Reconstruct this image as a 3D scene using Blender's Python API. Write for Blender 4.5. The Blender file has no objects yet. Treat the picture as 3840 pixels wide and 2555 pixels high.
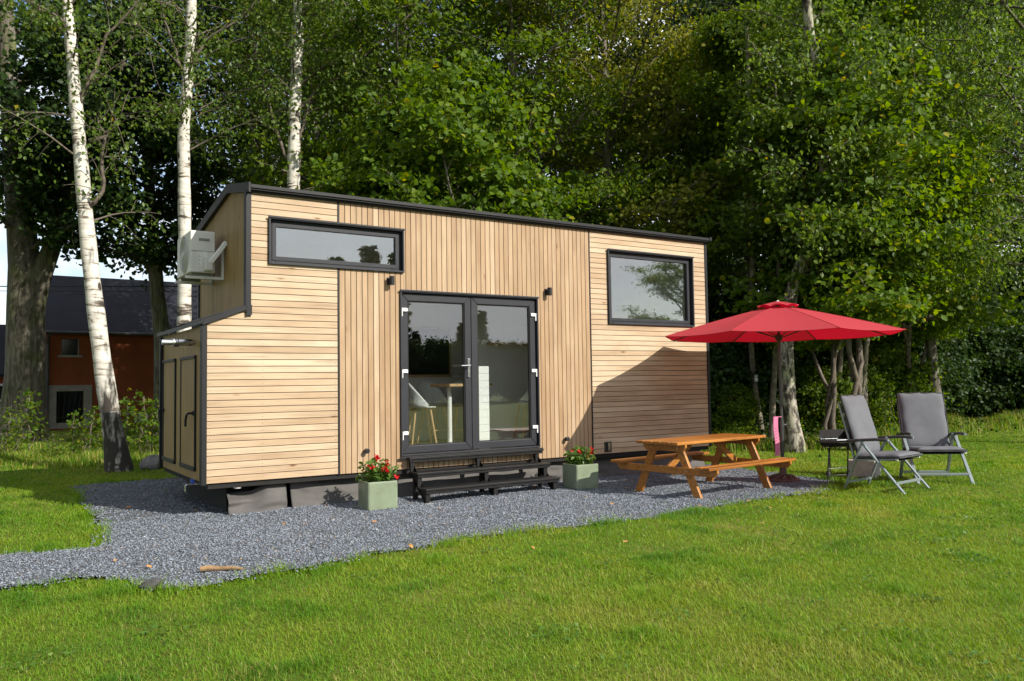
import bpy, math, random
import numpy as np
from mathutils import Vector, Matrix

# ---------------------------------------------------------------- camera, sky, sun, exposure
scene = bpy.context.scene
COL = scene.collection
R = math.radians
YAW, PITCH, ROLL, FPX = 0.5778, 0.0519, -0.0148, 3079.6
CAM = Vector((-2.1593, -9.5747, 1.4532))
_f = Vector((math.sin(YAW)*math.cos(PITCH), math.cos(YAW)*math.cos(PITCH), math.sin(PITCH)))
_r0 = Vector((math.cos(YAW), -math.sin(YAW), 0)); _u0 = _r0.cross(_f)
_r = math.cos(ROLL)*_r0 + math.sin(ROLL)*_u0
_u = -math.sin(ROLL)*_r0 + math.cos(ROLL)*_u0
cd = bpy.data.cameras.new('camera'); cam = bpy.data.objects.new('camera', cd); COL.objects.link(cam)
cam.matrix_world = Matrix(((_r.x, _u.x, -_f.x, CAM.x), (_r.y, _u.y, -_f.y, CAM.y), (_r.z, _u.z, -_f.z, CAM.z), (0, 0, 0, 1)))
cd.sensor_width = 36; cd.lens = FPX/3840*36; cd.clip_end = 3000; cd.clip_start = 0.05
scene.camera = cam

SUN_A, SUN_B = -0.437, -0.69                     # travel of the light per metre of +y
sund = Vector((SUN_A, 1, SUN_B)).normalized()
SUN_EL = math.asin(-sund.z); SUN_ROT = math.atan2(-sund.x, -sund.y)
sl = bpy.data.lights.new('sun', 'SUN'); sl.energy = 5.0; sl.angle = R(0.5); sl.color = (1.0, 0.94, 0.83)
sun = bpy.data.objects.new('sun', sl); COL.objects.link(sun)
sun.rotation_euler = sund.to_track_quat('-Z', 'Y').to_euler()

def nn(nt, typ, **kw):
    n = nt.nodes.new(typ)
    for k, v in kw.items():
        if k.startswith('i_'):
            key = k[2:]
            n.inputs[int(key) if key.isdigit() else key.replace('_', ' ')].default_value = v
        else: setattr(n, k, v)
    return n
def ramp(nt, stops, interp='LINEAR'):
    n = nt.nodes.new('ShaderNodeValToRGB'); cr = n.color_ramp; cr.interpolation = interp
    while len(cr.elements) < len(stops): cr.elements.new(0.5)
    for e, (p, c) in zip(cr.elements, stops):
        e.position = p; e.color = (c[0], c[1], c[2], 1) if hasattr(c, '__len__') else (c, c, c, 1)
    return n

world = bpy.data.worlds.new('World'); scene.world = world; world.use_nodes = True
nt = world.node_tree; nt.nodes.clear(); L = nt.links.new
out = nn(nt, 'ShaderNodeOutputWorld'); bg = nn(nt, 'ShaderNodeBackground'); bg.inputs['Strength'].default_value = 0.10
sky = nn(nt, 'ShaderNodeTexSky', sky_type='NISHITA', sun_disc=False, sun_elevation=SUN_EL, sun_rotation=SUN_ROT, air_density=1.0, dust_density=0.6, ozone_density=1.0)
tc = nn(nt, 'ShaderNodeTexCoord'); mp = nn(nt, 'ShaderNodeMapping'); mp.inputs['Scale'].default_value = (1.6, 1.6, 4.2); mp.inputs['Location'].default_value = (3.1, 2.2, .9)
no = nn(nt, 'ShaderNodeTexNoise', i_Scale=1.7, i_Detail=7, i_Roughness=0.58)
rp = ramp(nt, [(0.40, 0.0), (0.60, 1.0)])
mx = nn(nt, 'ShaderNodeMix', data_type='RGBA'); mx.inputs['B'].default_value = (9.6, 9.7, 10.1, 1)
L(tc.outputs['Generated'], mp.inputs['Vector']); L(mp.outputs['Vector'], no.inputs['Vector']); L(no.outputs['Fac'], rp.inputs['Fac'])
L(rp.outputs['Color'], mx.inputs['Factor']); L(sky.outputs['Color'], mx.inputs['A']); L(mx.outputs['Result'], bg.inputs['Color']); L(bg.outputs['Background'], out.inputs['Surface'])
scene.view_settings.view_transform = 'Standard'; scene.view_settings.look = 'None'
scene.view_settings.exposure = 0.5; scene.view_settings.gamma = 1.0
scene.cycles.max_bounces = 7; scene.cycles.diffuse_bounces = 4; scene.cycles.transparent_max_bounces = 8
scene.cycles.use_denoising = True

# ---------------------------------------------------------------- helpers
rng = np.random.default_rng(7); random.seed(7)
def at(px, py, depth):
    """world point seen at a pixel of the photograph at a given depth"""
    return CAM + depth*(_f + _r*((px-1920)/FPX) - _u*((py-1277.5)/FPX))

class MB:
    """collects faces for one mesh"""
    def __init__(s): s.v, s.f, s.t = [], [], []
    def add(s, vs, fs, tint=0.5):
        o = len(s.v); s.v += [tuple(x) for x in vs]; s.f += [tuple(i+o for i in q) for q in fs]; s.t += [tint]*len(fs); return s
    def box(s, x0, x1, y0, y1, z0, z1, tint=0.5):
        v = [(x, y, z) for z in (z0, z1) for y in (y0, y1) for x in (x0, x1)]
        return s.add(v, [(0, 2, 3, 1), (4, 5, 7, 6), (0, 1, 5, 4), (2, 6, 7, 3), (0, 4, 6, 2), (1, 3, 7, 5)], tint)
    def bar(s, a, b, w, h, up=(0, 0, 1), tint=0.5):
        a, b = Vector(a), Vector(b); d = (b-a).normalized(); sd = d.cross(Vector(up))
        if sd.length < 1e-4: sd = Vector((1, 0, 0))
        sd.normalize(); u = sd.cross(d); v = []
        for p in (a, b):
            for i, j in ((-1, -1), (1, -1), (1, 1), (-1, 1)): v.append(p + sd*(i*w/2) + u*(j*h/2))
        return s.add(v, [(0, 1, 2, 3), (7, 6, 5, 4), (0, 4, 5, 1), (1, 5, 6, 2), (2, 6, 7, 3), (3, 7, 4, 0)], tint)
    def tube(s, pts, rad, n=8, tint=0.5, cap=True):
        pts = [Vector(p) for p in pts]; rad = rad if hasattr(rad, '__len__') else [rad]*len(pts)
        v, f = [], []; ref = None
        for i, p in enumerate(pts):
            d = (pts[min(i+1, len(pts)-1)] - pts[max(i-1, 0)]).normalized()
            if ref is None: ref = d.orthogonal().normalized()
            ref = (ref - d*ref.dot(d)).normalized(); b = d.cross(ref)
            for k in range(n):
                a = 2*math.pi*k/n; v.append(p + (ref*math.cos(a)+b*math.sin(a))*rad[i])
        for i in range(len(pts)-1):
            for k in range(n): f.append((i*n+k, i*n+(k+1) % n, (i+1)*n+(k+1) % n, (i+1)*n+k))
        if cap: f.append(tuple(range(n-1, -1, -1))); f.append(tuple((len(pts)-1)*n+k for k in range(n)))
        return s.add(v, f, tint)
    def prism(s, poly, axis, a, b, tint=0.5):
        """polygon (2-D) swept along axis 0/1/2 from a to b"""
        n = len(poly); v = []
        for q in (a, b):
            for (x, y) in poly:
                v.append((q, x, y) if axis == 0 else (x, q, y) if axis == 1 else (x, y, q))
        f = [tuple(range(n)), tuple(range(2*n-1, n-1, -1))]
        for i in range(n): j = (i+1) % n; f.append((i, i+n, j+n, j))
        return s.add(v, f, tint)
    def lathe(s, prof, c, n=16, axis=2, tint=0.5):
        v, f = [], []; c = Vector(c)
        for (r_, h) in prof:
            for k in range(n):
                a = 2*math.pi*k/n; x, y = r_*math.cos(a), r_*math.sin(a)
                v.append(c + (Vector((x, y, h)) if axis == 2 else Vector((h, x, y)) if axis == 0 else Vector((x, h, y))))
        for i in range(len(prof)-1):
            for k in range(n): f.append((i*n+k, i*n+(k+1) % n, (i+1)*n+(k+1) % n, (i+1)*n+k))
        f.append(tuple(range(n-1, -1, -1))); f.append(tuple((len(prof)-1)*n+k for k in range(n)))
        return s.add(v, f, tint)
    def build(s, name, m, parent=None, smooth=False, bevel=0, loc=None, rotz=0, fix=True):
        me = bpy.data.meshes.new(name); me.from_pydata([tuple(x) for x in s.v], [], s.f)
        if fix:
            import bmesh
            bm = bmesh.new(); bm.from_mesh(me); bmesh.ops.recalc_face_normals(bm, faces=bm.faces); bm.to_mesh(me); bm.free()
        if me.polygons:
            at_ = me.attributes.new('tint', 'FLOAT', 'FACE'); at_.data.foreach_set('value', np.array(s.t, dtype=np.float32))
        me.materials.append(m)
        if smooth: me.polygons.foreach_set('use_smooth', [True]*len(me.polygons))
        o = bpy.data.objects.new(name, me); COL.objects.link(o)
        if parent: o.parent = parent
        if loc is not None: o.location = loc
        if rotz: o.rotation_euler.z = rotz
        if bevel:
            b = o.modifiers.new('bevel', 'BEVEL'); b.width = bevel; b.segments = 2; b.limit_method = 'ANGLE'; b.angle_limit = R(40)
        return o

def npmesh(name, verts, faces, m, tint=None, smooth=False, parent=None, link=True):
    """faces: (N,k) integer array, or a list of such arrays"""
    me = bpy.data.meshes.new(name)
    fl = faces if isinstance(faces, list) else [faces]
    me.vertices.add(len(verts)); me.vertices.foreach_set('co', np.asarray(verts, dtype=np.float32).ravel())
    idx = np.concatenate([f.ravel() for f in fl]).astype(np.int32)
    tot = np.concatenate([np.full(len(f), f.shape[1], dtype=np.int32) for f in fl])
    st = np.concatenate([[0], np.cumsum(tot)[:-1]]).astype(np.int32)
    me.loops.add(len(idx)); me.loops.foreach_set('vertex_index', idx)
    me.polygons.add(len(tot)); me.polygons.foreach_set('loop_start', st)
    try: me.polygons.foreach_set('loop_total', tot)
    except Exception: pass
    if smooth: me.polygons.foreach_set('use_smooth', np.ones(len(tot), dtype=bool))
    me.update(calc_edges=True)
    if tint is not None:
        a = me.attributes.new('tint', 'FLOAT', 'FACE'); a.data.foreach_set('value', np.asarray(tint, dtype=np.float32))
    me.materials.append(m)
    if not link: return me
    o = bpy.data.objects.new(name, me); COL.objects.link(o)
    if parent: o.parent = parent
    return o

def tag(o, label=None, cat=None, group=None, kind=None):
    if label: o['label'] = label
    if cat: o['category'] = cat
    if group: o['group'] = group
    if kind: o['kind'] = kind
    return o
def thing(name, label, cat, loc=(0, 0, 0), rotz=0, group=None):
    o = bpy.data.objects.new(name, None); COL.objects.link(o); o.location = loc; o.rotation_euler.z = rotz; o.empty_display_size = .2
    return tag(o, label, cat, group)
def copy_tree(o, parent=None):
    c = o.copy(); COL.objects.link(c); c.parent = parent
    for ch in list(o.children): copy_tree(ch, c)
    return c
def rects(r, holes):
    """rectangle minus holes -> rectangles (x0,x1,z0,z1)"""
    out_ = [r]
    for h in holes:
        nxt = []
        for (a, b, c, d) in out_:
            if h[1] <= a or h[0] >= b or h[3] <= c or h[2] >= d: nxt.append((a, b, c, d)); continue
            if h[0] > a: nxt.append((a, h[0], c, d))
            if h[1] < b: nxt.append((h[1], b, c, d))
            x0, x1 = max(a, h[0]), min(b, h[1])
            if h[2] > c: nxt.append((x0, x1, c, h[2]))
            if h[3] < d: nxt.append((x0, x1, h[3], d))
        out_ = nxt
    return [q for q in out_ if q[1]-q[0] > .004 and q[3]-q[2] > .004]

# ---------------------------------------------------------------- materials
def newmat(name):
    m = bpy.data.materials.new(name); m.use_nodes = True; nt = m.node_tree; nt.nodes.clear()
    o = nn(nt, 'ShaderNodeOutputMaterial'); p = nn(nt, 'ShaderNodeBsdfPrincipled'); nt.links.new(p.outputs[0], o.inputs[0])
    return m, nt, p, o
def pmat(name, col, rough=.6, var=.15, scale=6, bump=.0, bscale=60, metal=0, spec=.5, dirt=None):
    m, nt, p, o = newmat(name); L = nt.links.new
    tc = nn(nt, 'ShaderNodeTexCoord'); n = nn(nt, 'ShaderNodeTexNoise', i_Scale=scale, i_Detail=5, i_Roughness=.6); L(tc.outputs['Object'], n.inputs['Vector'])
    lo = tuple(max(0, c*(1-var)) for c in col); hi = tuple(min(1, c*(1+var)) for c in col)
    st = [(.3, lo), (.7, hi)]
    if dirt: st = [(.25, dirt)] + [(.42, lo), (.75, hi)]
    r = ramp(nt, st); L(n.outputs['Fac'], r.inputs['Fac']); L(r.outputs['Color'], p.inputs['Base Color'])
    p.inputs['Roughness'].default_value = rough; p.inputs['Metallic'].default_value = metal; p.inputs['Specular IOR Level'].default_value = spec
    if bump:
        n2 = nn(nt, 'ShaderNodeTexNoise', i_Scale=bscale, i_Detail=4); L(tc.outputs['Object'], n2.inputs['Vector'])
        b = nn(nt, 'ShaderNodeBump', i_Strength=bump, i_Distance=.01); L(n2.outputs['Fac'], b.inputs['Height']); L(b.outputs['Normal'], p.inputs['Normal'])
    return m
def wood(name, cols, stretch, rough=.6, grain=.35, freq=1.0, knots=True, bump=.15, spec=.35):
    """plank wood: one tone per plank (tint), grain stretched along the plank, knots"""
    m, nt, p, o = newmat(name); L = nt.links.new
    tc = nn(nt, 'ShaderNodeTexCoord'); a = nn(nt, 'ShaderNodeAttribute', attribute_name='tint')
    r = ramp(nt, [(i/(len(cols)-1), c) for i, c in enumerate(cols)]); L(a.outputs['Fac'], r.inputs['Fac'])
    ml = nn(nt, 'ShaderNodeMath', operation='MULTIPLY', i_1=37.0); L(a.outputs['Fac'], ml.inputs[0])
    mp = nn(nt, 'ShaderNodeMapping'); mp.inputs['Scale'].default_value = tuple(s*freq for s in stretch); L(tc.outputs['Object'], mp.inputs['Vector'])
    n = nn(nt, 'ShaderNodeTexNoise', noise_dimensions='4D', i_Scale=1.0, i_Detail=6, i_Roughness=.62, i_Distortion=.6); L(mp.outputs['Vector'], n.inputs['Vector']); L(ml.outputs[0], n.inputs['W'])
    g = ramp(nt, [(.25, 1-grain), (.5, .98), (.75, 1+grain*.35)]); L(n.outputs['Fac'], g.inputs['Fac'])
    mx = nn(nt, 'ShaderNodeMix', data_type='RGBA', blend_type='MULTIPLY'); mx.inputs['Factor'].default_value = 1
    L(r.outputs['Color'], mx.inputs['A']); L(g.outputs['Color'], mx.inputs['B']); last = mx.outputs['Result']
    n3 = nn(nt, 'ShaderNodeTexNoise', noise_dimensions='4D', i_Scale=1.3, i_Detail=3); L(tc.outputs['Object'], n3.inputs['Vector']); L(ml.outputs[0], n3.inputs['W'])
    g3 = ramp(nt, [(.35, (.86, .80, .74)), (.6, (1.03, 1.03, 1.02))]); L(n3.outputs['Fac'], g3.inputs['Fac'])
    mx3 = nn(nt, 'ShaderNodeMix', data_type='RGBA', blend_type='MULTIPLY'); mx3.inputs['Factor'].default_value = 1
    L(last, mx3.inputs['A']); L(g3.outputs['Color'], mx3.inputs['B']); last = mx3.outputs['Result']
    if knots:
        mp2 = nn(nt, 'ShaderNodeMapping'); mp2.inputs['Scale'].default_value = tuple(2.2 if s < 5 else 7.5 for s in stretch); L(tc.outputs['Object'], mp2.inputs['Vector'])
        v = nn(nt, 'ShaderNodeTexVoronoi', i_Scale=1.0); L(mp2.outputs['Vector'], v.inputs['Vector'])
        k = ramp(nt, [(.05, (.42, .30, .20)), (.10, (.85, .8, .74)), (.16, (1, 1, 1))]); L(v.outputs['Distance'], k.inputs['Fac'])
        sel = nn(nt, 'ShaderNodeMath', operation='GREATER_THAN', i_1=.72); L(v.outputs['Color'], sel.inputs[0])
        mx2 = nn(nt, 'ShaderNodeMix', data_type='RGBA', blend_type='MULTIPLY'); L(sel.outputs[0], mx2.inputs['Factor']); L(last, mx2.inputs['A']); L(k.outputs['Color'], mx2.inputs['B']); last = mx2.outputs['Result']
    L(last, p.inputs['Base Color']); p.inputs['Roughness'].default_value = rough; p.inputs['Specular IOR Level'].default_value = spec
    if bump:
        b = nn(nt, 'ShaderNodeBump', i_Strength=bump, i_Distance=.004); L(n.outputs['Fac'], b.inputs['Height']); L(b.outputs['Normal'], p.inputs['Normal'])
    return m
def leafmat(name, cols, trans=.38, rough=.45, spec=.35, hue=.485, sat=1.1, val=1.25):
    m, nt, p, o = newmat(name); L = nt.links.new
    a = nn(nt, 'ShaderNodeAttribute', attribute_name='tint'); r = ramp(nt, cols); L(a.outputs['Fac'], r.inputs['Fac'])
    L(r.outputs['Color'], p.inputs['Base Color']); p.inputs['Roughness'].default_value = rough; p.inputs['Specular IOR Level'].default_value = spec
    t = nn(nt, 'ShaderNodeBsdfTranslucent'); hs = nn(nt, 'ShaderNodeHueSaturation', i_Hue=hue, i_Saturation=sat, i_Value=val); L(r.outputs['Color'], hs.inputs['Color']); L(hs.outputs['Color'], t.inputs['Color'])
    ms = nn(nt, 'ShaderNodeMixShader', i_0=trans); L(p.outputs[0], ms.inputs[1]); L(t.outputs[0], ms.inputs[2]); L(ms.outputs[0], o.inputs[0])
    return m
def glassmat(name, base=.10, tintc=(.86, .90, .90)):
    m = bpy.data.materials.new(name); m.use_nodes = True; nt = m.node_tree; nt.nodes.clear(); L = nt.links.new
    o = nn(nt, 'ShaderNodeOutputMaterial'); t = nn(nt, 'ShaderNodeBsdfTransparent'); t.inputs[0].default_value = (*tintc, 1)
    g = nn(nt, 'ShaderNodeBsdfGlossy', i_Roughness=0.0); lw = nn(nt, 'ShaderNodeLayerWeight', i_Blend=.5)
    pw = nn(nt, 'ShaderNodeMath', operation='POWER', i_1=4.0); L(lw.outputs['Facing'], pw.inputs[0])
    ma = nn(nt, 'ShaderNodeMath', operation='MULTIPLY_ADD', i_1=.7, i_2=base); L(pw.outputs[0], ma.inputs[0])
    n = nn(nt, 'ShaderNodeTexNoise', i_Scale=1.1, i_Detail=1); tc = nn(nt, 'ShaderNodeTexCoord'); L(tc.outputs['Object'], n.inputs['Vector'])
    b = nn(nt, 'ShaderNodeBump', i_Strength=.04, i_Distance=.02); L(n.outputs['Fac'], b.inputs['Height']); L(b.outputs['Normal'], g.inputs['Normal'])
    ms = nn(nt, 'ShaderNodeMixShader'); L(ma.outputs[0], ms.inputs[0]); L(t.outputs[0], ms.inputs[1]); L(g.outputs[0], ms.inputs[2]); L(ms.outputs[0], o.inputs[0])
    return m
def barkmat(name, birch=True, cols=None, sc=(11, 11, 2.2)):
    m, nt, p, o = newmat(name); L = nt.links.new
    tc = nn(nt, 'ShaderNodeTexCoord')
    if birch:
        mp = nn(nt, 'ShaderNodeMapping'); mp.inputs['Scale'].default_value = (1.9, 1.9, 11.0); L(tc.outputs['Object'], mp.inputs['Vector'])
        n = nn(nt, 'ShaderNodeTexNoise', i_Scale=1.0, i_Detail=5, i_Roughness=.65, i_Distortion=.4); L(mp.outputs['Vector'], n.inputs['Vector'])
        c = ramp(nt, [(.33, (.035, .03, .024)), (.41, (.16, .13, .10)), (.455, (.50, .47, .41)), (.68, (.66, .64, .59))]); L(n.outputs['Fac'], c.inputs['Fac'])
        # black cracked base and dark eye-shaped scars
        n2 = nn(nt, 'ShaderNodeTexNoise', i_Scale=5.0, i_Detail=6); mp2 = nn(nt, 'ShaderNodeMapping'); mp2.inputs['Scale'].default_value = (1.6, 1.6, .45); L(tc.outputs['Object'], mp2.inputs['Vector']); L(mp2.outputs['Vector'], n2.inputs['Vector'])
        sp = nn(nt, 'ShaderNodeSeparateXYZ'); L(tc.outputs['Object'], sp.inputs[0])
        mr = nn(nt, 'ShaderNodeMapRange'); mr.inputs['From Min'].default_value = .25; mr.inputs['From Max'].default_value = 2.4; mr.inputs['To Min'].default_value = .24; mr.inputs['To Max'].default_value = -.06; L(sp.outputs['Z'], mr.inputs['Value'])
        ad = nn(nt, 'ShaderNodeMath', operation='ADD'); L(n2.outputs['Fac'], ad.inputs[0]); L(mr.outputs[0], ad.inputs[1])
        st = ramp(nt, [(.52, 0.0), (.70, 1.0)]); L(ad.outputs[0], st.inputs['Fac'])
        mx = nn(nt, 'ShaderNodeMix', data_type='RGBA'); mx.inputs['B'].default_value = (.035, .03, .024, 1); L(st.outputs['Color'], mx.inputs['Factor']); L(c.outputs['Color'], mx.inputs['A'])
        # dark chevron scars where limbs fell
        mpv = nn(nt, 'ShaderNodeMapping'); mpv.inputs['Scale'].default_value = (3.4, 3.4, 2.3); L(tc.outputs['Object'], mpv.inputs['Vector']); nd = nn(nt, 'ShaderNodeTexNoise', i_Scale=7, i_Detail=3); L(tc.outputs['Object'], nd.inputs['Vector'])
        vm = nn(nt, 'ShaderNodeMix', data_type='VECTOR'); vm.inputs['Factor'].default_value = .12; L(mpv.outputs['Vector'], vm.inputs['A']); L(nd.outputs['Color'], vm.inputs['B'])
        vv = nn(nt, 'ShaderNodeTexVoronoi', i_Scale=1.0, distance='EUCLIDEAN'); L(vm.outputs['Result'], vv.inputs['Vector']); sv = ramp(nt, [(.13, 1.0), (.20, 0.0)]); L(vv.outputs['Distance'], sv.inputs['Fac'])
        mx9 = nn(nt, 'ShaderNodeMix', data_type='RGBA'); mx9.inputs['B'].default_value = (.05, .04, .03, 1); L(sv.outputs['Color'], mx9.inputs['Factor']); L(mx.outputs['Result'], mx9.inputs['A']); L(mx9.outputs['Result'], p.inputs['Base Color']); h = n
    else:
        mp = nn(nt, 'ShaderNodeMapping'); mp.inputs['Scale'].default_value = sc; L(tc.outputs['Object'], mp.inputs['Vector'])
        n = nn(nt, 'ShaderNodeTexNoise', i_Scale=1.0, i_Detail=7, i_Roughness=.7, i_Distortion=.5); L(mp.outputs['Vector'], n.inputs['Vector'])
        c = ramp(nt, cols or [(.32, (.025, .020, .014)), (.46, (.085, .072, .052)), (.54, (.13, .115, .088)), (.7, (.23, .21, .17))]); L(n.outputs['Fac'], c.inputs['Fac'])
        n2 = nn(nt, 'ShaderNodeTexNoise', i_Scale=1.4, i_Detail=4); L(tc.outputs['Object'], n2.inputs['Vector']); g = ramp(nt, [(.50, (1, 1, 1)), (.66, (.75, .95, .45))]); L(n2.outputs['Fac'], g.inputs['Fac'])
        mx = nn(nt, 'ShaderNodeMix', data_type='RGBA', blend_type='MULTIPLY'); mx.inputs['Factor'].default_value = 1; L(c.outputs['Color'], mx.inputs['A']); L(g.outputs['Color'], mx.inputs['B']); L(mx.outputs['Result'], p.inputs['Base Color']); h = n
    b = nn(nt, 'ShaderNodeBump', i_Strength=.5, i_Distance=.03); L(h.outputs['Fac'], b.inputs['Height']); L(b.outputs['Normal'], p.inputs['Normal']); p.inputs['Roughness'].default_value = .85
    return m

M = {}
PALE = [(.405, .295, .190), (.465, .348, .232), (.43, .318, .208), (.505, .395, .275), (.47, .358, .242), (.535, .428, .305)]
WARM = [(.320, .212, .122), (.366, .250, .148), (.340, .228, .134), (.404, .290, .182), (.350, .237, .14), (.455, .340, .228)]
M['wood_h'] = wood('pale_larch_horizontal', PALE, (1.6, 30, 42))
M['wood_v'] = wood('larch_vertical', WARM, (42, 30, 1.6), grain=.3)
M['wood_v_end_shade'] = wood('larch_vertical_end_shade_tone', [(.25, .165, .062), (.31, .21, .085), (.28, .185, .074), (.33, .225, .095)], (42, 42, 1.6), grain=.3)  # end boards coloured darker than the front to deepen that wall's shade
M['stain'] = wood('honey_stained_pine', [(.30, .112, .018), (.37, .150, .026), (.33, .130, .022), (.41, .172, .034)], (1.8, 30, 30), rough=.36, grain=.75, spec=.5)
M['oak'] = wood('oak', [(.50, .32, .15), (.58, .38, .2)], (20, 20, 2), knots=False)
M['black_metal'] = pmat('anthracite_metal', (.013, .0135, .0155), rough=.5, var=.15, scale=3, bump=.03, bscale=200, spec=.25)
M['grey_frame'] = pmat('anthracite_pvc', (.023, .0245, .030), rough=.5, var=.12, scale=4, bump=.05, bscale=300, spec=.25)
M['membrane'] = pmat('black_membrane', (.010, .009, .008), rough=.9)
M['step_black'] = pmat('black_step_board', (.010, .0098, .0102), rough=.5, var=.3, scale=5, bump=.12, bscale=80, spec=.25)
M['skirt'] = pmat('dark_weed_cloth', (.078, .073, .069), rough=.75, var=.22, scale=4, bump=.18, bscale=14)
M['white'] = pmat('white_plastic', (.74, .74, .71), rough=.4, var=.05, scale=3)
M['acwhite'] = pmat('ac_casing', (.62, .61, .57), rough=.45, var=.08, scale=3)
M['acdark'] = pmat('ac_grille', (.20, .21, .20), rough=.5, var=.1)
M['chrome'] = pmat('brushed_steel', (.62, .62, .62), rough=.22, metal=1, var=.08, scale=20)
M['blue'] = pmat('blue_plastic', (.03, .10, .45), rough=.4)
M['glass'] = glassmat('window_glass', base=.235); M['door_glass'] = glassmat('door_glass', base=.13, tintc=(.95, .97, .97))
M['inwall'] = pmat('interior_white', (.80, .80, .77), rough=.7, var=.03)
M['infloor'] = wood('interior_floor', [(.30, .20, .11), (.36, .25, .14)], (1.5, 25, 25), knots=False)
M['tv'] = pmat('tv_black', (.012, .013, .015), rough=.15, var=.1)
M['stool_white'] = pmat('stool_shell', (.66, .66, .64), rough=.4, var=.04)
M['glaze'] = pmat('celadon_glaze', (.20, .245, .165), rough=.18, var=.10, scale=5, bump=.03, bscale=30, spec=.6, dirt=(.15, .17, .11))
M['soil'] = pmat('soil', (.03, .02, .012), rough=.95, bump=.5)
M['flower'] = leafmat('red_petals', [(0, (.50, .006, .008)), (1, (.64, .02, .02))], hue=.5, trans=.25)
M['red'] = leafmat('red_canvas', [(0, (.42, .040, .052)), (.5, (.47, .052, .064)), (1, (.52, .066, .078))], hue=.498, sat=1.25, val=1.5, trans=.30, rough=.8, spec=.2)
M['pole'] = pmat('grey_pole', (.075, .078, .08), rough=.4, metal=.6, var=.1)
M['rust'] = pmat('rusty_iron', (.09, .055, .045), rough=.75, var=.35, scale=14, bump=.3)
M['pink'] = pmat('pink_fabric', (.66, .19, .34), rough=.8, var=.08, scale=8, bump=.1, bscale=120)
M['cushion'] = pmat('grey_cushion', (.108, .111, .126), rough=.9, var=.10, scale=5, bump=.10, bscale=260)
M['piping'] = pmat('dark_piping', (.03, .03, .033), rough=.8)
M['alu'] = pmat('grey_aluminium', (.23, .27, .28), rough=.38, metal=.45, var=.06)
M['plastic_dark'] = pmat('dark_plastic', (.045, .048, .05), rough=.5)
M['bbq'] = pmat('bbq_enamel', (.018, .017, .017), spec=.25, rough=.6, var=.25, scale=14, bump=.1)
M['concrete'] = pmat('concrete', (.36, .33, .29), rough=.9, var=.2, scale=14, bump=.4, bscale=70)
M['slate'] = pmat('slate', (.017, .019, .027), spec=.2, rough=.75, var=.25, scale=2, bump=.15, bscale=12)
M['render_red'] = pmat('red_render', (.22, .052, .015), rough=.9, var=.18, scale=1.6, bump=.25, bscale=40)
M['stone_trim'] = pmat('grey_stone', (.26, .245, .21), rough=.85, var=.2, scale=6, bump=.2)
M['dark_pane'] = pmat('dark_window_pane', (.014, .016, .018), rough=.1)
M['stone'] = pmat('stone', (.16, .155, .15), rough=.85, var=.35, scale=9, bump=.4)
M['kerb'] = pmat('dark_stone', (.055, .055, .056), rough=.85, var=.35, scale=9, bump=.4)
M['stick'] = pmat('stick', (.26, .16, .08), rough=.8, var=.3, scale=16, bump=.3)
M['wire'] = pmat('cable', (.012, .012, .013), rough=.6)
M['birch'] = barkmat('birch_bark'); M['bark'] = barkmat('linden_bark', False)
M['birch_twig'] = pmat('birch_twigs', (.10, .08, .06), rough=.8, var=.5, scale=9)
M['leaf_linden'] = leafmat('linden_leaves', [(0, (.040, .080, .008)), (.45, (.088, .152, .012)), (.85, (.165, .225, .016)), (1, (.28, .25, .02))], trans=.54, val=1.4, rough=.55, spec=.2)
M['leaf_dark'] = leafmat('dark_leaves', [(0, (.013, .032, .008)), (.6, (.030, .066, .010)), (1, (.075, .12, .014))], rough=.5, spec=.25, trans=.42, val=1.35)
M['leaf_birch'] = leafmat('birch_leaves', [(0, (.062, .118, .018)), (.6, (.120, .195, .030)), (.92, (.19, .26, .055)), (1, (.36, .28, .02))], rough=.42, spec=.4, trans=.55, val=1.4)
M['leaf_seed'] = leafmat('seeding_linden', [(0, (.08, .11, .012)), (.5, (.18, .20, .022)), (1, (.30, .29, .06))], trans=.54, val=1.4, rough=.55, spec=.2)
M['leaf_hazel'] = leafmat('hazel_leaves', [(0, (.042, .092, .008)), (.5, (.095, .172, .012)), (.85, (.18, .25, .016)), (1, (.34, .30, .02))], trans=.55, val=1.4, rough=.5, spec=.25)
M['leaf_clover'] = leafmat('clover', [(0, (.05, .12, .02)), (.6, (.10, .20, .03)), (1, (.22, .30, .08))])
M['leaf_pot'] = leafmat('pot_leaves', [(0, (.05, .12, .02)), (.6, (.10, .19, .03)), (1, (.24, .30, .06))])
M['leaf_brown'] = pmat('fallen_leaf', (.42, .20, .06), rough=.8, var=.4, scale=30)

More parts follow.
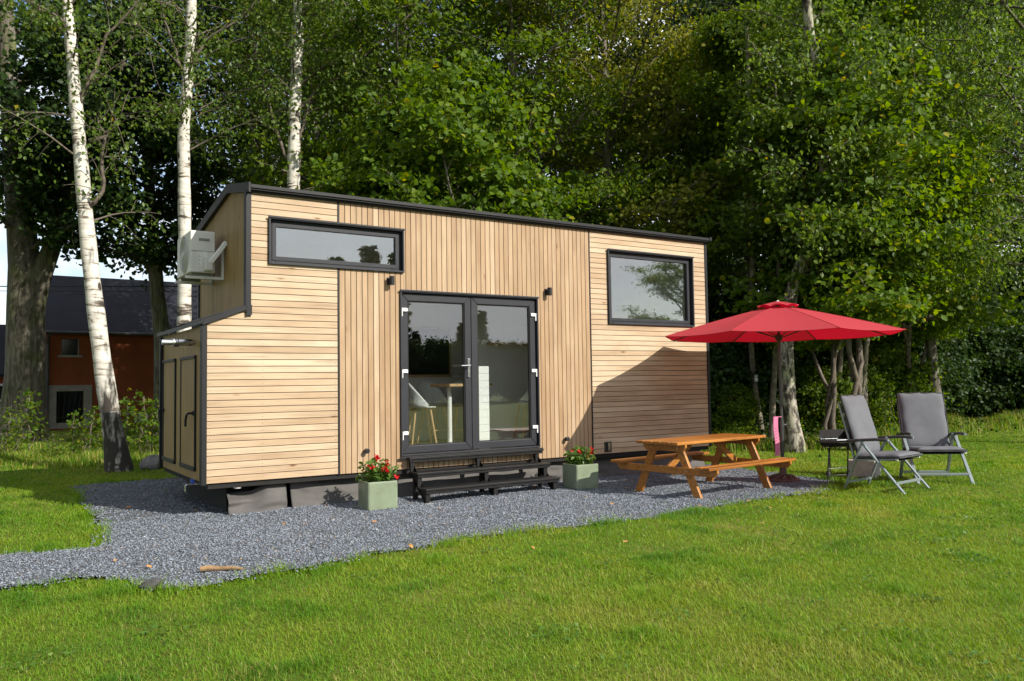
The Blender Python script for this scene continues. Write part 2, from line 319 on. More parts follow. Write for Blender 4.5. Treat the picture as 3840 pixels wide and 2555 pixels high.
# ---------------------------------------------------------------- ground
def vnoise(x, y, s, seed=0):
    """smooth value noise 0..1 on numpy arrays"""
    g = np.random.default_rng(seed).random((64, 64)); x = np.asarray(x)*s+17.3; y = np.asarray(y)*s+9.1
    i, j = np.floor(x).astype(int), np.floor(y).astype(int); u, v = x-i, y-j; u = u*u*(3-2*u); v = v*v*(3-2*v)
    a = g[i % 64, j % 64]; b = g[(i+1) % 64, j % 64]; c = g[i % 64, (j+1) % 64]; d = g[(i+1) % 64, (j+1) % 64]
    return (a*(1-u)+b*u)*(1-v)+(c*(1-u)+d*u)*v
def fbm(x, y, s, seed=0): return (vnoise(x, y, s, seed)*.5+vnoise(x, y, s*2.1, seed+1)*.3+vnoise(x, y, s*4.3, seed+2)*.2)
GP = np.array([(-9, -2.3), (-1.99, -2.34), (-1.46, -2.32), (-1.26, -2.50), (-1.06, -2.90), (-.95, -3.10), (-.66, -3.14), (.42, -3.06), (.96, -2.94), (1.9, -2.76),
               (2.91, -2.86), (4.01, -3.0), (4.95, -2.88), (5.98, -2.83), (7.1, -2.82), (7.45, -2.70), (8.05, -2.2), (8.11, -1.69), (8.27, -.77), (8.5, .25), (8.6, 4.6),
               (.17, 4.65), (-1.0, 4.53), (-1.01, 2.89), (-1.01, 1.07), (-1.10, -.24), (-1.11, -.93), (-1.26, -1.05), (-1.65, -.92), (-1.96, -.84), (-9, -.8)])
def inpoly(x, y, P=GP):
    c = np.zeros(len(x), dtype=bool); n = len(P)
    for i in range(n):
        x0, y0 = P[i]; x1, y1 = P[(i+1) % n]
        with np.errstate(divide='ignore', invalid='ignore'):
            c ^= ((y0 > y) != (y1 > y)) & (x < (x1-x0)*(y-y0)/(y1-y0+1e-12)+x0)
    return c
def edge_jit(x, y): return x+(fbm(x, y, 2.2, 31)-.5)*.22, y+(fbm(x, y, 2.2, 41)-.5)*.22
def on_gravel(x, y): return inpoly(*edge_jit(x, y))
# lawn
m, nt, p, o = newmat('lawn_soil'); L = nt.links.new
tc = nn(nt, 'ShaderNodeTexCoord'); n1 = nn(nt, 'ShaderNodeTexNoise', i_Scale=.9, i_Detail=4); n2 = nn(nt, 'ShaderNodeTexNoise', i_Scale=38, i_Detail=4, i_Roughness=.7)
L(tc.outputs['Object'], n1.inputs['Vector']); L(tc.outputs['Object'], n2.inputs['Vector'])
r1 = ramp(nt, [(.35, (.11, .155, .020)), (.55, (.15, .19, .026)), (.72, (.22, .20, .06))]); r2 = ramp(nt, [(.25, .35), (.7, 1.15)])
L(n1.outputs['Fac'], r1.inputs['Fac']); L(n2.outputs['Fac'], r2.inputs['Fac'])
mx = nn(nt, 'ShaderNodeMix', data_type='RGBA', blend_type='MULTIPLY'); mx.inputs['Factor'].default_value = 1; L(r1.outputs['Color'], mx.inputs['A']); L(r2.outputs['Color'], mx.inputs['B'])
L(mx.outputs['Result'], p.inputs['Base Color']); p.inputs['Roughness'].default_value = .95; p.inputs['Specular IOR Level'].default_value = .1
b = nn(nt, 'ShaderNodeBump', i_Strength=.8, i_Distance=.03); L(n2.outputs['Fac'], b.inputs['Height']); L(b.outputs['Normal'], p.inputs['Normal'])
M['lawn'] = m
gx = np.concatenate([[-600, -150, -60, -30], np.linspace(-14, 34, 97), [50, 90, 200, 600]]); gy = np.concatenate([[-600, -120, -50, -25], np.linspace(-14, 32, 93), [50, 90, 200, 600]])
X, Y = np.meshgrid(gx, gy); near = np.clip(1-(np.hypot(X-4, Y)-18)/20, 0, 1)
Z = (fbm(X, Y, .35, 3)-.5)*.05*near - .01 - np.where(inpoly(X.ravel(), Y.ravel()).reshape(X.shape) | ((X > -.6) & (X < 9) & (Y > -2.6) & (Y < 5)), .03, 0)
nx, ny = len(gx), len(gy); ii = (np.arange(ny-1)[:, None]*nx+np.arange(nx-1)[None, :]).ravel()
lawn = npmesh('lawn', np.stack([X, Y, Z], -1).reshape(-1, 3), np.stack([ii, ii+1, ii+nx+1, ii+nx], -1), M['lawn'], smooth=True)
tag(lawn, 'green lawn stretching around the gravel yard', 'lawn', kind='structure')
def lawn_z(x, y): return (fbm(x, y, .35, 3)-.5)*.05-.01
# gravel bed
m, nt, p, o = newmat('slate_gravel'); L = nt.links.new
tc = nn(nt, 'ShaderNodeTexCoord'); v = nn(nt, 'ShaderNodeTexVoronoi', i_Scale=52.0); L(tc.outputs['Object'], v.inputs['Vector'])
sp = nn(nt, 'ShaderNodeSeparateColor'); L(v.outputs['Color'], sp.inputs[0])
r1 = ramp(nt, [(0, (.08, .088, .10)), (.5, (.17, .185, .21)), (.85, (.27, .285, .315)), (.97, (.42, .42, .42))]); L(sp.outputs[0], r1.inputs['Fac'])
r2 = ramp(nt, [(.0, 1.0), (.55, .25)]); L(v.outputs['Distance'], r2.inputs['Fac'])
mx = nn(nt, 'ShaderNodeMix', data_type='RGBA', blend_type='MULTIPLY'); mx.inputs['Factor'].default_value = .8; L(r1.outputs['Color'], mx.inputs['A']); L(r2.outputs['Color'], mx.inputs['B']); L(mx.outputs['Result'], p.inputs['Base Color'])
b = nn(nt, 'ShaderNodeBump', i_Strength=1.0, i_Distance=.02); b.invert = True; L(v.outputs['Distance'], b.inputs['Height']); L(b.outputs['Normal'], p.inputs['Normal']); p.inputs['Roughness'].default_value = .8
M['gravel_bed'] = m
xs = np.arange(-9, 9.2, .08); ys = np.arange(-3.4, 5, .08); X, Y = np.meshgrid(xs, ys); inside = on_gravel(X.ravel(), Y.ravel())
def gravel_z(x, y): return (fbm(x, y, 1.4, 5)-.5)*.045+.004+.035*np.exp(-((np.asarray(y)+.05)/.28)**2)*(np.asarray(x) > .3)*vnoise(x, y, 1.7, 9)
Z = gravel_z(X, Y); nx, ny = len(xs), len(ys); ii = (np.arange(ny-1)[:, None]*nx+np.arange(nx-1)[None, :]).ravel()
q = np.stack([ii, ii+1, ii+nx+1, ii+nx], -1); q = q[inside[q].all(1)]
used, inv = np.unique(q.ravel(), return_inverse=True)
gb = npmesh('gravel_yard', np.stack([X, Y, Z], -1).reshape(-1, 3)[used], inv.reshape(-1, 4), M['gravel_bed'], smooth=True)
tag(gb, 'blue grey slate gravel yard around the timber cabin', 'gravel yard', kind='structure')
# loose stones on the bed
m, nt, p, o = newmat('slate_chips'); L = nt.links.new; a = nn(nt, 'ShaderNodeAttribute', attribute_name='tint')
r1 = ramp(nt, [(0, (.075, .082, .095)), (.4, (.168, .192, .232)), (.8, (.24, .27, .32)), (.95, (.31, .33, .36)), (.985, (.50, .50, .49)), (1, (.36, .25, .14))]); L(a.outputs['Fac'], r1.inputs['Fac']); L(r1.outputs['Color'], p.inputs['Base Color']); p.inputs['Roughness'].default_value = .7; p.inputs['Specular IOR Level'].default_value = .3
M['chips'] = m
def chips(n, box, smin, smax):
    x = rng.uniform(box[0], box[1], n); y = rng.uniform(box[2], box[3], n); k = on_gravel(x, y) & ~((x > .4) & (x < 7.8) & (y > .35) & (y < 2.3))
    return x[k], y[k], rng.uniform(smin, smax, k.sum())
def stray(n):
    x = rng.uniform(-3, 8.6, n*6); y = rng.uniform(-3.6, .5, n*6); k = ~on_gravel(x, y); near_ = np.zeros(len(x), dtype=bool)
    for a_ in np.arange(0, 6.28, .785): near_ |= on_gravel(x+.10*math.cos(a_), y+.10*math.sin(a_))
    k &= near_; return x[k], y[k], rng.uniform(.007, .014, k.sum())
cx, cy, cs = [np.concatenate(t) for t in zip(chips(95000, (-3.2, 9, -3.3, .4), .006, .0135), chips(16000, (-1.3, 9, .2, 4.7), .010, .018), chips(600, (-2.6, 9, -3.3, 1), .016, .026), stray(2600))]
base = np.array([(1, 0, 0), (0, 1, 0), (-1, 0, 0), (0, -1, 0), (0, 0, .8), (0, 0, -.6)]); nS = len(cx)
V = base[None]*rng.uniform(.55, 1.25, (nS, 6, 1)); an = rng.uniform(0, 6.28, nS); V[:, :, 2] *= .62; V = V*cs[:, None, None]; V[:, :, 0] *= 1.35
tl = rng.normal(0, .4, nS)[:, None]; V[:, :, 2] += V[:, :, 0]*tl
ca, sa = np.cos(an)[:, None], np.sin(an)[:, None]; V = np.stack([V[:, :, 0]*ca-V[:, :, 1]*sa+cx[:, None], V[:, :, 0]*sa+V[:, :, 1]*ca+cy[:, None], V[:, :, 2]+(gravel_z(cx, cy)+cs*.25)[:, None]], -1)
fb = np.array([(0, 1, 4), (1, 2, 4), (2, 3, 4), (3, 0, 4), (1, 0, 5), (2, 1, 5), (3, 2, 5), (0, 3, 5)])
F = (np.arange(nS)[:, None, None]*6+fb[None]).reshape(-1, 3)
st = npmesh('gravel_chips', V.reshape(-1, 3), F, M['chips'], tint=np.repeat(np.clip(rng.beta(1.6, 2.1, nS)+(rng.random(nS) > .985)*.5, 0, 1), 8))
tag(st, 'loose blue grey slate chips covering the yard', 'gravel', kind='stuff')

# grass blades
M['grass'] = leafmat('grass_blades', [(0, (.052, .154, .010)), (.35, (.108, .248, .012)), (.7, (.194, .326, .016)), (.9, (.29, .32, .045)), (1, (.46, .38, .15))], trans=.45, rough=.5, spec=.3)
def grass_points():
    PX, PY, PD = [], [], []
    fx, fy = math.sin(YAW), math.cos(YAW)
    for d0, d1, den in ((3.0, 5, 6600), (5, 7, 5000), (7, 10, 3000), (10, 14, 1500), (14, 20, 680), (20, 30, 280)):
        area = .5*1.36*(d1**2-d0**2)+3.0*(d1-d0); n = int(area*den)
        d = np.sqrt(rng.uniform(d0**2, d1**2, n)); s = rng.uniform(-1, 1, n)*(.68*d+1.5)
        PX.append(CAM.x+fx*d+fy*s); PY.append(CAM.y+fy*d-fx*s); PD.append(d)
    x, y, d = map(np.concatenate, (PX, PY, PD))
    k = ~(on_gravel(x, y) & on_gravel(x+.05, y-.05) & (rng.random(len(x)) < .985)) & ~((x > .2) & (x < 8.2) & (y > -2) & (y < 4.8)) & (y < 16+.2*x)
    return x[k], y[k], d[k]
gx_, gy_, gd_ = grass_points(); n = len(gx_)
def edge_tufts():
    seg = [(GP[i], GP[(i+1) % len(GP)]) for i in list(range(0, 19))+list(range(22, len(GP)-1))]; X, Y = [], []
    for (a, b) in seg:
        k = int(np.linalg.norm(b-a)*320); u = rng.random(k); nv = np.array([-(b-a)[1], (b-a)[0]])/np.linalg.norm(b-a); w = rng.normal(.01, .055, k)*(1+(vnoise(a[0]+u*(b-a)[0], a[1]+u*(b-a)[1], 2.5, 77) > .62)*1.2)
        X.append(a[0]+(b-a)[0]*u-nv[0]*w); Y.append(a[1]+(b-a)[1]*u-nv[1]*w)
    x, y = np.concatenate(X), np.concatenate(Y); dx, dy = edge_jit(x, y); x, y = x-(dx-x), y-(dy-y); k = vnoise(x, y, 3.1, 78)+rng.normal(0, .15, len(x)) > .40; return x[k], y[k]
ex_, ey_ = edge_tufts(); ne = len(ex_); gx_ = np.concatenate([gx_, ex_]); gy_ = np.concatenate([gy_, ey_]); gd_ = np.concatenate([gd_, np.hypot(ex_-CAM.x, ey_-CAM.y)]); n = len(gx_)
patch = fbm(gx_, gy_, .55, 11); fine = fbm(gx_, gy_, 2.6, 12); clump = vnoise(gx_, gy_, 3.4, 14)
h = (.012+.020*rng.random(n)+.045*np.clip(clump-.66, 0, 1)*2.0+(rng.random(n) < .03)*.02)*(.7+.6*patch)*np.where(gd_ > 12, 1.25, 1)
h[-ne:] = rng.uniform(.025, .085, ne)*(.5+vnoise(ex_, ey_, 2.0, 79))
bw = (.0013+.0009*rng.random(n))*np.clip(gd_/5, 1, 6)**.9
dry = fbm(gx_, gy_, 1.1, 21); right = np.clip((gx_-3)/6, 0, 1)*np.clip((-gy_-3)/3, 0, 1)
tint = np.clip(.60+.75*(patch-.5)+.60*(fine-.5)-.85*np.clip(clump-.62, 0, 1)-.14*right+rng.normal(0, .13, n), 0, .88)
tint = np.where((rng.random(n) < .03+.35*np.clip(dry-.60, 0, 1)*3) , rng.uniform(.86, 1, n), tint)
az = rng.uniform(0, 6.28, n); lean = rng.uniform(.3, 1.9, n)*h; wx, wy = np.cos(az)*bw, np.sin(az)*bw; lx, ly = -np.sin(az)*lean, np.cos(az)*lean; z0 = lawn_z(gx_, gy_)
P0 = np.stack([gx_-wx, gy_-wy, z0], -1); P1 = np.stack([gx_+wx, gy_+wy, z0], -1)
P2 = np.stack([gx_+wx*.8+lx*.35, gy_+wy*.8+ly*.35, z0+h*.6], -1); P3 = np.stack([gx_-wx*.8+lx*.35, gy_-wy*.8+ly*.35, z0+h*.6], -1); P4 = np.stack([gx_+lx, gy_+ly, z0+h], -1)
V = np.stack([P0, P1, P2, P3, P4], 1).reshape(-1, 3); b5 = np.arange(n)*5
gr = npmesh('grass', V, [np.stack([b5, b5+1, b5+2, b5+3], -1), np.stack([b5+3, b5+2, b5+4], -1)], M['grass'], tint=np.concatenate([tint, tint]))
tag(gr, 'short mown green grass with paler dry patches', 'grass', kind='stuff')
print('grass', n, 'chips', nS)

# ---------------------------------------------------------------- the timber cabin
ZB, ZT, LX, DY = .38, 3.73, 7.907, 2.55
W1 = (.685, 2.430, 2.892, 3.448); W2 = (5.82, 7.619, 2.324, 3.459); DR = (2.369, 4.519, .544, 2.662)
D1X, D2X, UX = 1.547, 5.485, .487
HOLES = [W1, W2, DR]
house = thing('timber_cabin', 'long pale timber clad cabin on the gravel yard', 'cabin')
led = lambda x: 2.19+.195*x/UX                      # underside of the sloping ledge trim
def planks_h(x0, x1, z0, z1, holes, lo=None):
    mb = MB(); pitch = .0772; z = z0
    while z < z1-.005:
        a, b = z+.004, min(z+pitch-.003, z1); tn = random.random()
        xs_ = x0
        if lo and b > led(0):
            xa, xb = [min(UX, max(x0, (q_-led(0))/(led(UX)-led(0))*UX)) for q_ in (a, b)]
            if xb < UX or xa < UX: mb.prism([(xa, a), (x1, a), (x1, b), (xb, b)], 1, 0, .020, tn); z += pitch; continue
            xs_ = UX
        for (p_, q_, r_, s_) in rects((xs_, x1, a, b), holes): mb.box(p_, q_, 0, .020, r_, s_, tn)
        z += pitch
    return mb
def planks_v(x0, x1, z0, z1, holes):
    mb = MB(); n = round((x1-x0)/.0755); w = (x1-x0)/n
    for i in range(n):
        tn = random.random()
        for (p_, q_, r_, s_) in rects((x0+i*w+.0042, x0+(i+1)*w-.0042, z0, z1), holes): mb.box(p_, q_, .001, .021, r_, s_, tn)
    return mb
planks_h(0, D1X-.012, ZB, ZT, HOLES, True).build('horizontal_cladding', M['wood_h'], house, bevel=.0015)['label'] = 'pale horizontal boards round the long upper window'
planks_v(D1X+.012, D2X-.010, ZB, ZT, HOLES).build('vertical_cladding', M['wood_v'], house, bevel=.0015)['label'] = 'warm vertical boards round the double door'
planks_h(D2X+.010, LX, ZB, ZT, HOLES).build('horizontal_cladding', M['wood_h'], house, bevel=.0015)['label'] = 'horizontal boards round the square window'
# carcass behind the boards
core = MB()
for (a, b, c, d) in rects((UX+.01, LX-.02, ZB+.01, ZT), HOLES): core.box(a, b, .0215, .05, c, d)
core.box(.012, UX+.01, .0215, .05, ZB+.01, 2.17)
core.box(.03, UX, DY-.03, DY, ZB, 2.12); core.box(UX+.001, LX, DY-.03, DY, ZB, 3.62); core.box(UX+.03, UX+.06, .05, DY-.03, 2.0, 3.70)
core.box(.03, .06, .05, DY-.03, ZB+.01, 2.12); core.box(LX-.02, LX-.001, .0215, DY-.03, ZB+.01, ZT)
core.build('carcass_wall', M['membrane'], house)
fl = MB(); fl.box(.02, LX-.002, .03, DY, ZB-.06, ZB+.008); fl.build('floor_frame', M['membrane'], house)
inn = MB()
for (a, b, c, d) in rects((.62, LX-.05, .552, 3.62), HOLES): inn.box(a, b, .0515, .085, c, d)
inn.box(.62, LX-.05, DY-.06, DY-.032, .552, 3.60); inn.box(.60, .62, .06, DY-.032, .552, 3.62); inn.box(LX-.06, LX-.022, .086, DY-.062, .552, 3.62)
inn.box(.62, LX-.06, .086, DY-.062, 3.60, 3.625)
inn.box(4.16, 5.9, 1.36, 1.42, .552, 3.598); inn.box(5.92, 5.98, .9, DY-.062, .552, 3.598)
inn.build('interior_wall', M['inwall'], house)
fi = MB()
for i in range(18): fi.box(.62, LX-.06, .05+i*.136, .05+i*.136+.133, .53, .552, random.random())
fi.build('floor', M['infloor'], house)
# end walls: upright boards
def end_boards(x, y0, y1, z0, ztop, th=.02):
    mb = MB(); n = round((y1-y0)/.082); w = (y1-y0)/n
    for i in range(n):
        a, b = y0+i*w+.0015, y0+(i+1)*w-.0015; za, zb = ztop(a), ztop(b)
        mb.prism([(a, z0), (b, z0), (b, zb), (a, za)], 0, x, x+th, random.random())
    return mb
rz = lambda y: 3.74+.17*min(y, .9)/.9 if y < .9 else 3.91-.27*(y-.9)/1.7
end_boards(UX-.004, .03, DY+.02, 2.24, rz).build('upper_end_cladding', M['wood_v_end_shade'], house)
end_boards(0, .03, DY, ZB, lambda y: 2.165).build('lower_end_cladding', M['wood_v_end_shade'], house)
# roof, verge, fascia
roof = MB(); rp_ = [(-.075, 3.80), (.9, 3.985), (2.68, 3.70), (2.68, 3.60), (.9, 3.89), (-.075, 3.735)]
roof.prism(rp_, 0, UX-.030, LX+.065); ro = roof.build('roof', M['black_metal'], house, bevel=.004)
v_ = MB(); v_.prism([(-.10, 3.815), (.9, 4.0), (2.70, 3.715), (2.70, 3.60), (.9, 3.885), (-.10, 3.70)], 0, UX-.058, UX-.0315); v_.build('verge_board', M['black_metal'], ro, bevel=.003)
f_ = MB(); f_.box(UX-.02, LX+.03, -.035, -.002, 3.715, 3.752); f_.box(UX-.03, LX+.066, -.094, -.077, 3.755, 3.797); f_.build('fascia', M['black_metal'], ro, bevel=.003)
e_ = MB(); e_.box(LX+.040, LX+.085, -.105, .0, 3.75, 3.812); e_.build('gutter_end', M['black_metal'], ro, bevel=.004)
# lean-to roof over the cupboard end and the ledge trim
lr = MB(); lr.prism([(-.075, 2.165), (UX-.008, 2.36), (UX-.008, 2.40), (-.075, 2.215)], 1, -.03, 2.66)
for i in range(7): lr.prism([(-.079, 2.2165), (UX-.02, 2.402), (UX-.02, 2.416), (-.079, 2.2305)], 1, .05+i*.37, .08+i*.37)
lro = lr.build('lean_to_roof', M['black_metal'], house, bevel=.002)
lt = MB(); lt.prism([(-.055, 2.150), (.424, 2.338), (.424, 2.40), (-.055, 2.2135)], 1, -.034, -.012)
lt.prism([(.424, 2.27), (UX+.003, 2.285), (UX+.003, 2.40), (.424, 2.40)], 1, -.0345, -.012); lt.build('ledge_trim', M['black_metal'], house, bevel=.002)
lb = MB(); lb.box(UX-.016, UX-.006, -.005, DY+.02, 2.26, 2.345); lb.build('ledge_flashing', M['black_metal'], house)
for nm, (x0, x1, z0, z1) in {'a': (.424, UX-.001, 2.40, ZT+.01), 'b': (-.058, -.001, ZB-.012, 2.15), 'c': (LX+.001, LX+.052, ZB-.012, ZT)}.items():
    t = MB(); t.box(x0, x1, -.012, .028, z0, z1); xo = x1-.012 if nm == 'c' else x0
    t.box(xo, xo+.012, .0285, .09, z0, z1); t.build('corner_trim', M['black_metal'], house, bevel=.003)
bt = MB(); bt.box(UX-.03, UX-.008, DY+.02, DY+.07, 2.40, 3.62); bt.box(-.045, -.002, DY, DY+.05, ZB, 2.15); bt.build('back_corner_trim', M['black_metal'], house)
for xd, w in ((D1X, .011), (D2X, .009)):
    for (a, b, c, d) in rects((xd-w, xd+w, ZB-.003, ZT), HOLES):
        t = MB(); t.box(a, b, -.004, .0205, c, d); t.build('divider_strip', M['black_metal'], house)
# windows and double door
def surround(h, y0=-.035, y1=.10, t=.022, lip=.012):
    a, b, c, d = h; mb = MB()
    mb.box(a, a+t, y0, y1, c, d); mb.box(b-t, b, y0, y1, c, d); mb.box(a+t, b-t, y0, y1, d-t, d); mb.box(a+t, b-t, y0, y1, c, c+t)
    mb.box(a-lip, b+lip, y0-.012, y0-.0005, d-.010, d+.012)
    return mb
def ringbars(mb, a, b, c, d, w, y0, y1, mit=True):
    for (p_, q_) in (((a, c), (b, c)), ((b, c), (b, d)), ((b, d), (a, d)), ((a, d), (a, c))):
        cx_, cz_ = (a+b)/2, (c+d)/2
        def ins(pt): return (pt[0]+w*(1 if pt[0] < cx_ else -1), pt[1]+w*(1 if pt[1] < cz_ else -1))
        pi, qi = ins(p_), ins(q_); pi2 = tuple(.985*u_+.015*v_ for u_, v_ in zip(p_, pi)); 
        mb.prism([p_, q_, qi, pi], 1, y0, y1)
def window(h, w=.078, name='window', label=None, slots=()):
    so = surround(h).build(name, M['grey_frame'], house, bevel=.003); so['label'] = label
    a, b, c, d = h[0]+.022, h[1]-.022, h[2]+.022, h[3]-.022
    fr = MB(); ringbars(fr, a, b, c, d, .030, .030, .098); fr.build('frame', M['grey_frame'], so, bevel=.005)
    sa_ = MB(); ringbars(sa_, a+.031, b-.031, c+.031, d-.031, w-.030, .022, .092)
    for sx in slots: sa_.box(sx-.02, sx+.02, .0195, .0225, c+.012, c+.026)
    sa_.build('sash', M['grey_frame'], so, bevel=.009)
    pn = MB(); pn.box(a+w-.002, b-w+.002, .050, .056, c+w-.002, d-w+.002); pn.build('pane', M['glass'], so)
    return so
window(W1, label='long low upper window in a dark grey frame', slots=(.80, 2.30)); window(W2, .075, label='large nearly square window in a dark grey frame', slots=(5.95, 7.5))
ds = surround(DR, y0=-.03); dso = ds.build('door_surround', M['grey_frame'], house, bevel=.003)
MID = 3.434
def leaf(x0, x1, hinge_x, sgn, label):
    mb = MB(); ringbars(mb, x0, x1, DR[2]+.030, DR[3]-.030, .098, .012, .078); lo = mb.build('door', M['grey_frame'], house, bevel=.008); lo['label'] = label
    pn = MB(); pn.box(x0+.095, x1-.095, .042, .048, DR[2]+.125, DR[3]-.125); pn.build('pane', M['door_glass'], lo)
    bd = MB(); ringbars(bd, x0+.0985, x1-.0985, DR[2]+.1285, DR[3]-.1285, .010, .026, .060); bd.build('glazing_bead', M['membrane'], lo)
    for f in (.115, .50, .885):
        z = DR[3]-.03-f*(DR[3]-DR[2]-.06); hb = MB()
        hb.box(min(hinge_x, hinge_x-sgn*.07), max(hinge_x, hinge_x-sgn*.07), -.012, .0118, z, z+.045); hb.box(min(hinge_x, hinge_x+sgn*.022), max(hinge_x, hinge_x+sgn*.022), -.014, .010, z-.065, z+.045)
        hb.build('hinge', M['white'], lo, bevel=.006)
    return lo
dl = leaf(DR[0]+.026, MID-.002, DR[0]+.040, -1, 'left glazed door leaf with the lever handle'); leaf(MID+.002, DR[1]-.026, DR[1]-.040, 1, 'right glazed door leaf')
hd = MB(); hx, hz = MID-.052, 1.665; hd.box(hx-.018, hx+.018, -.006, .0118, hz-.125, hz+.125); hd.tube([(hx, -.005, hz+.035), (hx, -.05, hz+.035)], .011, 10); hd.tube([(hx, -.05, hz+.035), (hx-.14, -.055, hz+.030)], .011, 10); hd.lathe([(.010, -.010), (.010, -.0055)], (hx, 0, hz-.05), 12, 1)
hd.build('door_handle', M['chrome'], dl, bevel=.003)
th = MB(); th.box(DR[0]-.03, DR[1]+.03, -.055, -.0305, DR[2]-.035, DR[2]-.004); th.build('door_threshold', M['black_metal'], house, bevel=.003)
# end cupboard doors, flue, tap, vent box
for (y0, y1, hy, hs) in ((.52, 1.345, .60, -1), (1.68, 2.48, 2.42, 1)):
    cdm = MB(); ringbars_y = [(y0, y1, .48, .53), (y0, y1, 1.80, 1.835), (y0, y0+.03, .53, 1.80), (y1-.03, y1, .53, 1.80)]
    pb = MB(); pb.box(-.012, -.0005, y0+.03, y1-.03, .53, 1.80, random.random()); po = pb.build('cupboard_door', M['wood_v_end_shade'], house)
    for r4 in ringbars_y: cdm.box(-.030 if r4[2] in (.48, 1.80) and r4[3]-r4[2] < .06 else -.022, -.0008, *r4)
    cdm.build('door_frame', M['black_metal'], po, bevel=.003)
    h_ = MB(); h_.lathe([(.028, -.030), (.028, -.0125)], (0, hy, 1.155), 12, 0); h_.tube([(-.03, hy, 1.155), (-.075, hy, 1.155), (-.085, hy-hs*.03, 1.14), (-.085, hy-hs*.09, 1.08), (-.085, hy-hs*.10, 1.00)], .014, 8)
    h_.build('door_handle', M['black_metal'], po, smooth=False)
fp = MB(); fp.lathe([(.040, -.015), (.040, -.17), (.048, -.17), (.048, -.24), (.034, -.24), (.034, -.36)], (0, .66, 1.99), 20, 0)
fo = fp.build('flue_pipe', M['chrome'], house)
sl_ = MB()
for k in range(20):
    a = 2*math.pi*k/20
    for xx in (-.185, -.210): sl_.box(xx-.007, xx+.007, .66+.0485*math.cos(a)-.004, .66+.0485*math.cos(a)+.004, 1.99+.0485*math.sin(a)-.004, 1.99+.0485*math.sin(a)+.004)
sl_.build('flue_slots', M['membrane'], fo)
tp = MB(); tp.tube([(.06, .45, .345), (-.04, .45, .345), (-.12, .44, .345), (-.135, .44, .33), (-.135, .44, .27)], .011, 8); to = tp.build('water_tap', M['chrome'], house)
tb = MB(); tb.box(-.075, -.035, .43, .47, .352, .40); tb.build('tap_lever', M['blue'], to, bevel=.004)
vb = MB(); ringbars(vb, 5.70, 5.83, .405, .555, .012, -.012, -.0005); vb.box(5.725, 5.765, -.010, -.001, .42, .54); vo = vb.build('service_hatch', M['black_metal'], house)
vb = MB(); vb.box(5.766, 5.815, -.008, -.001, .42, .54); vb.build('hatch_cover', M['chrome'], vo)
gp = MB(); gp.lathe([(.045, .0), (.05, .03), (.05, .10)], (.36, .09, .30), 16, 2); gp.build('waste_pipe', M['acwhite'], house)
# screws of the boards
sc = MB()
for xx in (.03, .62, D1X-.04):
    for k in range(43):
        z = ZB+.036+k*.0772
        if z < 2.1 or xx > .5:
            if not (W1[0] < xx < W1[1] and W1[2] < z < W1[3]): sc.box(xx-.0035, xx+.0035, -.0012, .0005, z-.0035, z+.0035)
for xx in (D2X+.04, LX-.05):
    for k in range(43): sc.box(xx-.0035, xx+.0035, -.0012, .0005, ZB+.036+k*.0772-.0035, ZB+.036+k*.0772+.0035)
sc.build('board_screws', M['chrome'], house)['kind'] = 'stuff'

# dark cloth hung under the cabin
def cloth(x0, x1, prof, seed, ztop, name='ground_skirt'):
    nx_, nz_ = int((x1-x0)/.03), 18; V_ = []
    for j in range(nz_+1):
        for i in range(nx_+1):
            x = x0+(x1-x0)*i/nx_; t = j/nz_; z = -.03+(ztop(x)+.03)*t
            y = prof(x, t)+.05*(vnoise(np.array([x]), np.array([t*1.2]), 2.4, seed)[0]-.5)+.03*(vnoise(np.array([x+t*.8]), np.array([t-x*.3]), 5.5, seed+3)[0]-.5)
            V_.append((x, y, z))
    ii_ = (np.arange(nz_)[:, None]*(nx_+1)+np.arange(nx_)[None]).ravel()
    o_ = npmesh(name, np.array(V_), np.stack([ii_, ii_+1, ii_+nx_+2, ii_+nx_+1], -1), M['skirt'], smooth=True)
    s_ = o_.modifiers.new('thick', 'SOLIDIFY'); s_.thickness = .004
    return o_
s1 = cloth(.26, .93, lambda x, t: .06+.10*t*t+.10*max(0, math.sin((x-.26)*7.5))*t, 50, lambda x: .24+.10*min(1, max(0, (x-.55)*6)))
tag(s1, 'short crumpled dark cloth under the near left end of the cabin', 'ground cloth', 'dark cloths hung under the cabin')
s2 = cloth(1.0, LX-.02, lambda x, t: .07+.12*t, 60, lambda x: .345+.02*math.sin(x*3))
tag(s2, 'long dark cloth skirt hung behind the planters and steps', 'ground cloth', 'dark cloths hung under the cabin')
MBk = MB(); MBk.box(.30, .32, .35, DY-.05, -.05, ZB-.06); MBk.box(.32, LX-.02, DY-.10, DY-.06, -.05, ZB-.06); MBk.box(.32, .95, .38, .40, -.05, ZB-.061); MBk.box(LX-.04, LX-.02, .25, DY-.10, -.05, ZB-.06); MBk.build('under_skirt', M['membrane'], house)
# chassis wheel and axle stands hidden in the dark under the end
ax = MB(); ax.box(.40, 7.7, .55, .63, .20, .32); ax.box(.40, 7.7, 1.9, 1.98, .20, .32); ax.box(.34, .42, .5, 2.0, -.02, .319); ax.build('chassis', M['membrane'], house)

